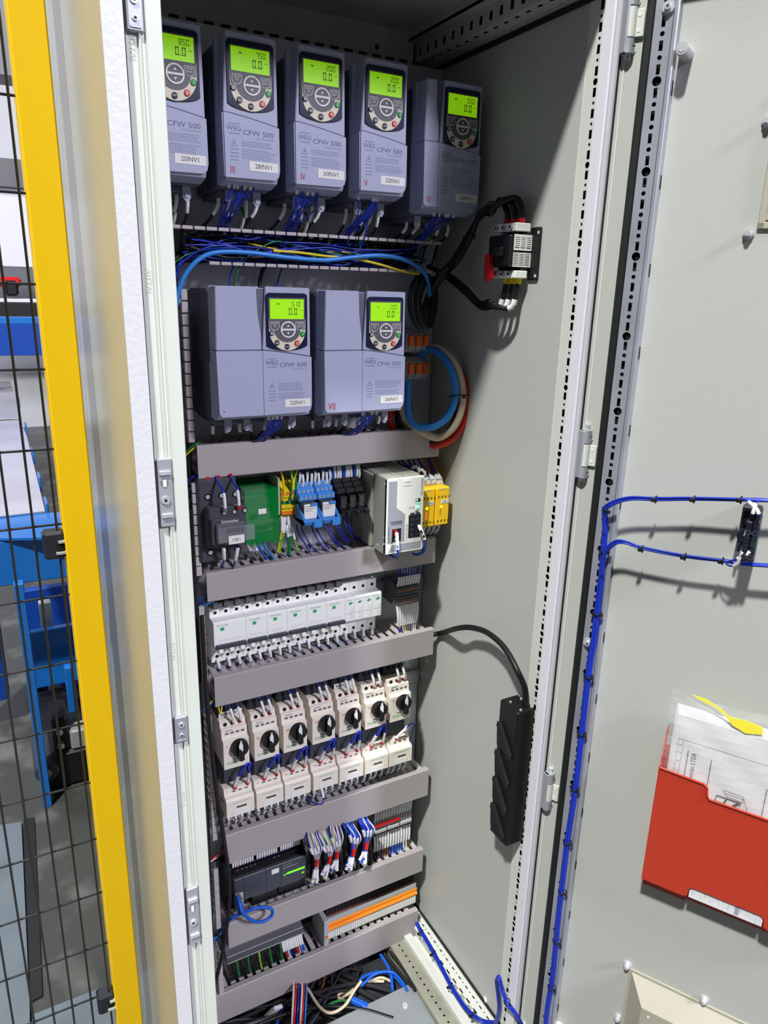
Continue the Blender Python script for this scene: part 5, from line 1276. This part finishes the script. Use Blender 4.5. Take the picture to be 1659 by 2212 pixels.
# vertical harness
vh = [(1305.4, 1100), (1307, 1140), (1304, 1185), (1299, 1242), (1290, 1324), (1284, 1378), (1273, 1446), (1257.6, 1581), (1243, 1702), (1226, 1812), (1215, 1905), (1204, 2002), (1195, 2105), (1183, 2174), (1178, 2230)]
bundle([DP(a, b_, .0235) for a, b_ in vh], 11, .0014, .0048, 'blue_wire', 'harness_wire', 'dark blue wire of the harness tied along the punched rail of the door', 'harness wires on the door rail', seg=4)
for k, (px, py) in enumerate([(1304, 1190), (1290, 1324), (1271, 1460), (1256, 1583), (1241, 1702), (1226, 1818), (1215, 1925), (1203, 2032), (1192, 2132)]):
    tie(DP(px, py, .0235), .0068, (0, 0, 1), 'black cable tie on the vertical blue door harness, '+['just below the upper branch', 'second from the top', 'third from the top', 'fourth from the top', 'fifth from the top', 'sixth from the top', 'seventh from the top', 'second from the bottom', 'lowest'][k])
br1 = [(1304, 1150, .028), (1305, 1108, .032), (1316, 1091, .036), (1360, 1077, .036), (1420, 1078, .034), (1500, 1077, .034), (1602, 1079, .036), (1625, 1080, .036), (1680, 1083, .034), (1740, 1088, .03)]
br2 = [(1300, 1240, .028), (1306, 1196, .032), (1326, 1174, .036), (1350, 1171, .036), (1390, 1184, .034), (1480, 1201, .034), (1562, 1211, .034), (1600, 1218, .034), (1680, 1224, .034), (1740, 1226, .03)]
for k, br in enumerate((br1, br2)):
    pts = [DP(*p) for p in br]
    bundle(pts, 4, .0014, .0026, 'blue_wire', 'harness_wire', 'dark blue wire of the %s harness branch running right across the door' % ['upper', 'lower'][k], '%s door harness branch' % ['upper', 'lower'][k], seg=5)
for k, (px, py, w_) in enumerate(((1308, 1104, 'at the bend of the upper branch'), (1417, 1079, 'on the upper branch, nearest the rail'), (1500, 1079, 'on the upper branch, middle one'), (1601, 1080, 'on the upper branch above the push-button block'), (1388, 1186, 'on the lower branch, nearest the rail'), (1480, 1203, 'on the lower branch, middle one'), (1561, 1212, 'on the lower branch left of the push-button block'))):
    tie(DP(px, py, .035), .0046, DU if k else (1, 0, 1), 'black cable tie '+w_)
# contact block on the back of a push button
u0, z0 = DR(1590, 1192, .03); u1, z1 = DR(1648, 1110, .03)
t = dthing('contact_block', 'black push-button contact block with marked blue wires on the door', 'switch', u0, z0)
w, h = u1-u0, z1-z0
b = B().use('navy_black').box(-.002, w*.9, -.02, 0, .006, h+.004, .002).cyl((w*.3, -.03, h*.4), (w*.3, 0, h*.4), w*.42, 24)
b.box(w*.02, w*.16, -.03, -.01, .0, .012, .001)
b.build('collar', None, t)
for q in range(2):
    x_ = w*(.34+.33*q)
    b = B().use('navy_black').box(x_, x_+w*.31, -.052, -.012, -.006+q*.002, h*.88+q*.002, .0015).box(x_+.001, x_+w*.29, -.044, -.014, h*.85, h+.004, .001)
    for zz_ in (h*.62, h*.05): b.use('slate').ring((x_+w*.155, -.052, zz_), .0022, .0036, .0005, 14).use('ink').box(x_+w*.155-.0018, x_+w*.155+.0018, -.0523, -.052, zz_-.0003, zz_+.0003)
    b.use('slate_dark')
    for r_ in range(4): b.box(x_+.002, x_+w*.26, -.0524, -.052, h*.2+r_*.005, h*.2+r_*.005+.0025)
    if q: b.use('green_dark').box(x_+.001, x_+w*.28, -.0522, -.052, h*.30, h*.44)
    b.build('contact_element', None, t)
b = B().use('white').ext([(0, 0), (.004, .001), (.005, .012), (.001, .009)], (w*.24, -.031, h*.42), (1, 0, 0), (0, 0, 1), (0, -1, 0), .001)
b.build('latch_mark', None, t)
for k, (pts, lb) in enumerate((([(1640, 1114, .058), (1636, 1102, .058), (1622, 1088, .05), (1612, 1081, .04), (1600, 1080, .036)], 'upper right'), ([(1625, 1113, .056), (1630, 1098, .056), (1632, 1088, .046), (1640, 1082, .036)], 'upper left'), ([(1624, 1188, .05), (1610, 1200, .05), (1590, 1208, .044), (1575, 1213, .036)], 'lower right'), ([(1606, 1186, .05), (1600, 1204, .05), (1592, 1220, .046), (1575, 1222, .04), (1564, 1212, .035)], 'lower left'))):
    cable('control_wire', [DP(*p) for p in pts], .0013, 'blue_wire', 'short blue wire with white marker at the %s terminal of the door contact block' % lb, 'wire', sleeve=[(.08, .6)], sm='white', n=6)
# white stop pin near the top
u, z = DR(1483, 118, 0); t = dthing('stop_pin', 'grey rubber stop pin standing on the upper part of the door', 'pin', u, z)
B().use('term_grey').cyl((0, 0, 0), (0, -.028, 0), .0085, 20, .0068).cyl((0, -.028, 0), (0, -.0285, 0), .0045, 16).build('pin', None, t)
u, z = DR(1203, 2212, 0); t = dthing('stop_pin', 'white stop pin at the bottom of the door beside the harness', 'pin', u+.005, z)
B().use('paint_seal').cyl((0, 0, 0), (0, -.028, 0), .0085, 20, .0068).build('pin', None, t)
def nut(px, py, label):
    u, z = DR(px, py, .002); t = dthing('hex_nut', label, 'nut', u, z)
    m = B().use('zinc_shiny').cyl((0, 0, 0), (0, -.002, 0), .0068, 20).cyl((0, -.002, 0), (0, -.0065, 0), .0055, 6).cyl((0, -.0065, 0), (0, -.010, 0), .003, 12); m.build('nut', None, t)
nut(1617, 505, 'zinc nut on the door below the ventilation grille'); nut(1659, 262, 'zinc nut on the door at the picture edge above the grille')
nut(1355, 2085, 'zinc nut at the corner of the beige filter housing'); nut(1335, 2198, 'zinc nut left of the beige filter housing'); nut(1521, 2160, 'zinc nut above the top edge of the beige filter housing')
# ventilation grille
u, z = DR(1634, 495, .006); t = dthing('ventilation_grille', 'beige ventilation grille with dark slots at the right edge of the door', 'vent', u, z)
b = B().use('beige').box(0, .15, -.004, 0, 0, .008, .001).box(0, .008, -.004, 0, 0, .15, .001).box(.142, .15, -.004, 0, 0, .15).box(0, .15, -.004, 0, .142, .15).box(.008, .142, -.001, 0, .008, .142)
b.use('hole').box(.0095, .142, -.0025, -.001, .010, .142); b.use('beige')
for q in range(9): b.box(.008, .142, -.004, -.001, .0195+q*.0135, .0225+q*.0135)
for q in range(5): b.box(.008+q*.03, .0105+q*.03, -.0038, -.001, .01, .142)
b.build('frame', None, t)
# beige filter housing
u, z = DR(1361, 2091, .0); t = dthing('filter_housing', 'raised beige filter housing with sloping sides low on the door', 'filter', u, z)
W_, HH = .25, .25
o0 = [(0, -.001, 0), (W_, -.001, 0), (W_, -.001, -HH), (0, -.001, -HH)]; dz = .034; dd = .03
b = B().use('beige').box(-.001, W_, -.0025, 0, -HH, .001)
i0 = [(.004, -.0025, -.004), (W_, -.0025, -.004), (W_, -.0025, -HH), (.004, -.0025, -HH)]; i1 = [(.030, -dd, -.036), (W_-.03, -dd, -.036), (W_-.03, -dd, -HH+.03), (.030, -dd, -HH+.03)]
b.add(i0+i1, [(0, 1, 5, 4), (3, 7, 6, 2), (0, 4, 7, 3), (1, 2, 6, 5), (4, 5, 6, 7)])
b.use('cream')
for q in range(3): b.cyl((.042+q*.03, -dd, -.048-.012*(q % 2)), (.042+q*.03, -dd-.0006, -.048-.012*(q % 2)), .002, 10)
b.build('frame', None, t)
# document pocket
DPK = .036
ub, zb0 = DR(1385, 1898, DPK); ut, zt0 = DR(1430, 1659, DPK); un, zn1 = DR(1531, 1697, DPK); _, zn0 = DR(1528, 1727, DPK)
t = dthing('document_pocket', 'bright red plastic document pocket on the door holding drawings', 'document pocket', ub, zb0)
zt0 -= zb0; zn0 -= zb0; un -= ub; PW = .30; la, lz = DR(1491, 1913, DPK); lb_, _ = DR(1650, 1978, DPK); la -= ub; lb_ -= ub; lz = .010
prof = [(0, 0), (la-.008, 0), (la-.002, .003), (la-.001, .016), (la+.004, .020), (lb_-.004, .020), (lb_+.001, .016), (lb_+.002, .003), (lb_+.008, 0), (PW, 0), (PW, zn0), (un+.004, zn0), (un+.0005, zn0+.003), (un, zn0+.006), (un-.0005, zt0-.007), (un-.003, zt0-.004), (un-.007, zt0-.003), (.002, zt0)]
b = B().ext(prof, (0, -DPK, 0), (1, 0, 0), (0, 0, 1), (0, 1, 0), .0022)
b.ring((.235-.0, -DPK, .085), .0060, .0072, .0006, 28).cyl((.178, -DPK, .076), (.178, -DPK-.0006, .076), .0015, 10)
b.build('front', 'pocket_red', t, bev=.0008)
b = B().ring((.178, -DPK, .076), .0105, .0117, .0005, 32); b.build('moulded_ring', 'pocket_red', t)
b = B().box(0, .002, -DPK+.001, -.001, 0, zt0).box(-.001, la-.006, -.003, -.0005, -.036, zt0+.02).box(la-.006, PW, -.003, -.0005, -.031, zt0+.02).box(0, la-.004, -DPK+.002, 0, -.001, .001).side([(-DPK+.002, zt0-.01), (-.001, zt0-.01), (-.001, zt0+.05)], -.0006, .0014)
b.box(lb_+.004, PW, -DPK+.002, 0, -.001, .001)
b.build('back', 'pocket_red', t)
# rim bead
rim = [(.002, -DPK-.0005, zt0), (un-.006, -DPK-.0005, zt0-.003), (un-.001, -DPK-.0005, zt0-.008), (un, -DPK-.0005, zn0+.007), (un+.004, -DPK-.0005, zn0+.001), (PW, -DPK-.0005, zn0)]
B().tube(rim, .0017, 8).build('rim', 'pocket_red', t)
# drawings in the pocket
pl_, pz_ = DR(1470, 1532, .02); pl0, pz0 = DR(1441, 1650, .02)
t2 = dthing('drawing_stack', 'stack of white technical drawings standing in the red pocket', 'papers', pl0, zb0+.012)
hp_ = pz_-(zb0+.012)
lean = 0
b = B().use('paper')
for q in range(9):
    y_ = -.012-q*.0012
    pts = []
    for i in range(9):
        x_ = .25*i/8; pts.append((x_+.0006*q, hp_+.004-.0009*q*1.5-.0*x_))
    b.ext([(0.0004*q, 0), (.25, 0)]+pts[::-1], (0, y_, 0), (1, 0, 0), (0, 0, 1), (0, -1, 0), .0009)
yp = -.012-8*.0012-.0010
b.use('paper_ink')
H_ = hp_-.012
def pp(px, py):
    u, z = DR(px, py, .0235); return u-pl0, z-(zb0+.012)
def ln(x0, z0, x1, z1, th=.0006):
    d = Vector((x1-x0, 0, z1-z0)); n_ = Vector((-d.z, 0, d.x)).normalized()*th/2; a = Vector((x0, yp-.0003, z0)); c = Vector((x1, yp-.0003, z1)); b.add([a-n_, a+n_, c+n_, c-n_], [(0, 1, 2, 3)])
def lp(a, c, th): ln(*pp(*a), *pp(*c), th)
bx, bz = pp(1466, 1595)
ln(bx, bz, bx, 0, .0004); ln(bx+.007, bz, bx+.007, 0, .0004); ln(bx, bz, .25, bz, .0004)
for k in range(4): ln(bx, bz-.022-k*.03, bx+.007, bz-.022-k*.03, .0003)
b.text('5', (bx+.0035, yp-.0003, bz-.010), .0045, u=(0, 0, 1), v=(-1, 0, 0), align='CENTER').text('6', (bx+.0035, yp-.0003, bz-.036), .0045, u=(0, 0, 1), v=(-1, 0, 0), align='CENTER')
vx, vz = pp(1487, 1622); ln(vx, vz, vx, 0, .0012)
b.text('Industriais LTDA', (vx+.0085, yp-.0003, vz-.001), .0092, u=(0, 0, 1), v=(-1, 0, 0), align='RIGHT', sx=.85)
vx, vz = pp(1537, 1643); ln(vx, vz, vx, 0, .0012)
vx, vz = pp(1657, 1705); ln(vx, vz, vx, 0, .0012)
S_ = 1/2.902
def sk(x0, y0, x1, y1, th): lp((1180+x0*S_, 1450+y0*S_), (1180+x1*S_, 1450+y1*S_), th)
for q in ((1105, 745, 1235, 790, .0006), (1105, 745, 1130, 785, .0005), (1235, 790, 1258, 880, .0006), (1130, 785, 1240, 830, .0005), (1120, 765, 1238, 808, .0004), (1068, 780, 1215, 830, .0030), (1068, 780, 1056, 812, .0016), (1135, 795, 1110, 835, .0030), (1215, 830, 1170, 850, .0040), (1060, 812, 1130, 840, .0014), (1240, 800, 1200, 870, .0006)): sk(*q)
b.build('sheets', None, t2)
# list window at the bottom of the pocket
b = B().use('paper').box(la-ub*0, lb_, -DPK+.004, -DPK+.003, .0, .024).use('paper_grey')
for q in range(26):
    x_ = la+.004+q*.0041
    b.box(x_, x_+(.0003 if q % 4 else .0008), -DPK+.0029, -DPK+.003, .004+(q % 3)*.004, .018-(q % 2)*.003)
b.use('paper_grey').box(la+.062, la+.068, -DPK+.0029, -DPK+.003, .002, .02)
b.build('window_sheet', None, t2, loc=(ub-pl0, 0, zb0-(zb0+.012)))
# clear bag and yellow tape around the drawings
t3 = dthing('plastic_bag', 'crumpled clear plastic bag with yellow tape around the drawings', 'bag', pl0, zb0+.012)
nu, nz = 26, 16; vs = []; fs = []
rb = random.Random(5)
for j in range(nz+1):
    for i in range(nu+1):
        f_ = i/nu; g = j/nz
        x_ = -.008+.25*f_-.002*math.sin(g*7); topz = hp_+.034-.012*abs(math.sin(f_*5+.4))-.02*f_*f_ if f_ > .05 else hp_+.026
        z_ = hp_*.45+(topz-hp_*.45)*g
        y_ = yp-.003-.004*math.sin(f_*17+g*9)*math.sin(g*11+f_*4)-.002*rb.random()-.002
        if g > .75: y_ += (g-.75)*.05
        vs.append((x_, y_, z_))
for j in range(nz):
    for i in range(nu): a = j*(nu+1)+i; fs.append((a, a+1, a+nu+2, a+nu+1))
B().add(vs, fs, False).build('film', 'film', t3)
tp = [(1495, 1500), (1525, 1510), (1560, 1533), (1576, 1549), (1610, 1556), (1647, 1571), (1648, 1587), (1610, 1584), (1582, 1566), (1566, 1545), (1545, 1527), (1512, 1512)]
root = H0+DU*pl0; root.z = zb0+.012
pts = []
for a, c in tp:
    p = DP(a, c, .024); q = (p-root); pts.append((q.dot(DU), q.z))
B().ext(pts, (0, -.024, 0), (1, 0, 0), (0, 0, 1), (0, -1, 0), .0005).build('yellow_tape', 'tape_yellow', t3)

# ================================================================== safety fence on the left
DF = .161
def ave(l): return sum(l)/len(l)
fx0 = ave([PL(a, b_, DF)[0] for a, b_ in ((20, 0), (170.6, 1480), (252, 2212))]); fx1 = ave([PL(a, b_, DF)[0] for a, b_ in ((100, 0), (241, 1480), (306, 2212))])
t = thing('fence_post', 'bright yellow square fence post beside the cabinet side panel', 'post', (fx0, -DF, 0)); fw = fx1-fx0
B().use('yellow_paint').box(0, fw, 0, .042, 0, 2.25, .002).box(-.02, fw, -.005, .06, 0, .008).build('post', None, t)
for (px, py, lb) in ((125, 1172, 'upper'), (232, 2155, 'lower')):
    z = PL(px, py, DF-.02)[1]
    m = B().use('slate_dark').box(-.027, .001, .006, .030, z-.020, z+.020, .004).use('term_grey').box(-.012, .0, .002, .008, z-.012, z-.009).box(-.008, .001, .002, .008, z+.004, z+.007).use('hole').box(-.010, -.003, .0045, .0065, z-.006, z+.003)
    lab(m.build('mesh_clip', None, t), 'dark plastic mesh clip')
DM = .145
zs = [PL(28, y, DM)[1] for y in (206, 412, 617, 806, 982, 1149, 1305, 1456, 1598)]; dzm = (zs[0]-zs[-1])/8
xl_ = ave([PL(a, b_, DM)[0] for a, b_ in ((3, 67), (79, 783), (140, 1292), (212, 1927))]); xl2 = ave([PL(a, b_, DM)[0] for a, b_ in ((22, 740), (52, 974), (72, 1141))]); dxm = xl_-xl2
b = B().use('mesh_wire')
nz_ = int(zs[0]/dzm)+2
for k in range(-2, nz_):
    z = zs[0]-k*dzm
    if 0.06 < z < 2.2: b.tube([(xl_-14*dxm-.01, -DM, z), (xl_+.010, -DM, z)], .0017, 7)
for k in range(15): b.tube([(xl_-k*dxm, -DM-.0034, .05), (xl_-k*dxm, -DM-.0034, 2.2)], .0017, 7)
tag(b.build('wire_mesh_fence', None), 'black welded wire mesh fence panel left of the yellow post', 'fence')

# ================================================================== machinery beyond the fence
mat('machine_blue', (20, 106, 190), .4, coat=.3)
mat('machine_blue_d', (14, 66, 160), .4)
mat('steel_sheet', (196, 194, 204), .3, .55, var=.12, vscale=3)
mat('machine_grey', (150, 150, 150), .5, .2)
mat('pale_panel', (226, 226, 236), .55)
mat('floor_pale', (98, 107, 115), .4, bump=.2, scale=20, var=.12, vscale=6)
mat('floor_dark', (20, 22, 24), .6)
def PY(px, py, Y): p = hit(px, py, Vector((0, Y, 0)), Vector((0, 1, 0))); return p.x, p.z
def bbox(b, px0, py0, px1, py1, Y, depth, c=.003):
    x0, z0 = PY(px0, (py0+py1)/2, Y); x1, _ = PY(px1, (py0+py1)/2, Y); za = PY((px0+px1)/2, py0, Y)[1]; zb = PY((px0+px1)/2, py1, Y)[1]
    return b.box(x0, x1, Y, Y+depth, zb, za, c)
t = thing('machine_frame', 'blue painted steel machine frame standing behind the wire mesh fence', 'machine', (0, 0, 0))
b = B().use('machine_blue'); bbox(b, -160, 1166, 240, 1262, 1.2, .12); b.build('beam', None, t)
x_, _ = PY(74, 1600, .98); b = B().use('machine_blue').box(x_, x_+.026, .98, 1.02, .0, PY(45, 1262, .98)[1], .002); b.build('leg', None, t)
b = B().use('machine_blue'); bbox(b, 62, 1358, 175, 1480, 1.42, .03); b.build('side_plate', None, t)
b = B().use('machine_blue_d'); bbox(b, 62, 1262, 250, 1700, 1.75, .04); b.build('rear_plate', None, t)
b = B().use('machine_blue'); bbox(b, 150, 1440, 165, 1640, 1.3, .04); b.build('leg', None, t)
b = B().use('paint'); bbox(b, 104, 1300, 130, 1640, 1.5, .04); b.build('column', None, t)
b = B().use('machine_blue_d'); bbox(b, -60, 1300, 8, 1520, 1.5, .1); b.build('side_plate', None, t)
b = B().use('black').box(.0, .34, 1.06, 1.5, .0, .13, .01).use('slate').cyl((.02, 1.02, .10), (.02, 1.2, .10), .035, 20).use('zinc').cyl((.02, 1.01, .10), (.02, 1.02, .10), .014, 12).cyl((.07, 1.05, .16), (.07, 1.08, .16), .010, 12).cyl((.07, 1.05, .21), (.07, 1.08, .21), .010, 12)
b.use('machine_grey').box(.10, .17, 1.06, 1.12, .13, .20, .006).use('black').box(.05, .10, 1.07, 1.2, .13, .25, .006).box(.17, .24, 1.07, 1.2, .13, .26, .006); lab(b.build('drive_unit', None, t), 'dark drive unit with bolts')
q = [HZ(-40, 1166, .83), HZ(137, 1162, .83), HZ(133, 1108, .83), HZ(-40, 1118, .83)]
b = B().use('machine_blue').ext([(p.x, p.y) for p in q], (0, 0, .825), (1, 0, 0), (0, 1, 0), (0, 0, 1), .008); b.build('table_edge', None, t)
for k, (pp, lb) in enumerate((([(-30, 1118), (97, 1103), (57, 938), (40, 905), (-10, 905)], 'nearer the blue beam'), ([(-10, 905), (38, 903), (34, 860), (22, 822), (-10, 820)], 'farther one'))):
    q = [HZ(a, c, .84+.01*k) for a, c in pp]
    tag(B().use('steel_sheet').ext([(p.x, p.y) for p in q], (0, 0, .835+.01*k), (1, 0, 0), (0, 1, 0), (0, 0, 1), .004).build('steel_sheet', None), 'bright bare steel sheet lying on the blue machine, '+lb, 'sheet')
b = B().use('machine_blue')
for k in range(5):
    p = HZ(100-k*15, 1100-k*58, .84); b.box(p.x, p.x+.008, p.y, p.y+.1, .80, .86, .002)
tag(b.build('side_guide', None), 'bright blue side guide along the steel sheets', 'guide')
b = B().use('machine_blue_d'); bbox(b, -200, 700, 300, 768, 4.5, .2); b.use('machine_blue'); bbox(b, -200, 686, 300, 700, 4.5, .2)
bbox(b, -40, 768, -15, 1000, 4.5, .15)
tag(b.build('gantry_beam', None), 'dark blue gantry beam far behind the fence', 'beam')
b = B().use('pale_panel'); bbox(b, -200, 350, 400, 580, 6.5, .4, .01); b.use('machine_grey'); bbox(b, -200, 350, 400, 410, 6.45, .05)
tag(b.build('hall_panel', None), 'pale machine enclosure with grey band far behind the fence', 'enclosure')
b = B().use('red'); bbox(b, -20, 598, 46, 620, 6.0, .3, .02); b.use('black'); bbox(b, 10, 606, 40, 640, 5.98, .3, .02); b.use('pale_panel'); bbox(b, -60, 645, 80, 660, 6.0, .3)
tag(b.build('red_machine', None), 'blurred red and black machine above the dark blue gantry', 'machine')
b = B().use('floor_dark'); bbox(b, -200, 655, 300, 690, 5.5, .4, .01); tag(b.build('dark_cabinet', None), 'low dark cabinet row behind the blue gantry beam', 'cabinet')
b = B().use('paint_dark'); bbox(b, -200, -200, 16, 150, 5.5, .3, .01); tag(b.build('overhead_duct', None), 'dark grey overhead structure at the top left behind the fence', 'structure')
# floor channel and pale plinth
q = [HZ(50, 1770, .004), HZ(74, 1765, .004), HZ(92, 2150, .004), HZ(66, 2165, .004)]
tag(B().use('floor_dark').ext([(p.x, p.y) for p in q], (0, 0, .001), (1, 0, 0), (0, 1, 0), (0, 0, 1), .004).build('floor_channel', None), 'dark floor channel running towards the blue machine', 'channel')
q = [HZ(-120, 1800, .01), HZ(46, 1775, .01), HZ(64, 2175, .01), HZ(64, 2260, .01), HZ(-120, 2300, .01)]
tag(B().use('floor_pale').ext([(p.x, p.y) for p in q], (0, 0, .001), (1, 0, 0), (0, 1, 0), (0, 0, 1), .009).build('floor_plate', None), 'pale blue grey steel floor plate left of the dark channel', 'floor plate')
q = [HZ(70, 2190, .01), HZ(235, 2125, .01), HZ(300, 2300, .01), HZ(70, 2330, .01)]
tag(B().use('floor_pale').ext([(p.x, p.y) for p in q], (0, 0, .001), (1, 0, 0), (0, 1, 0), (0, 0, 1), .007).build('floor_plate', None), 'pale floor plate at the foot of the yellow post', 'floor plate')
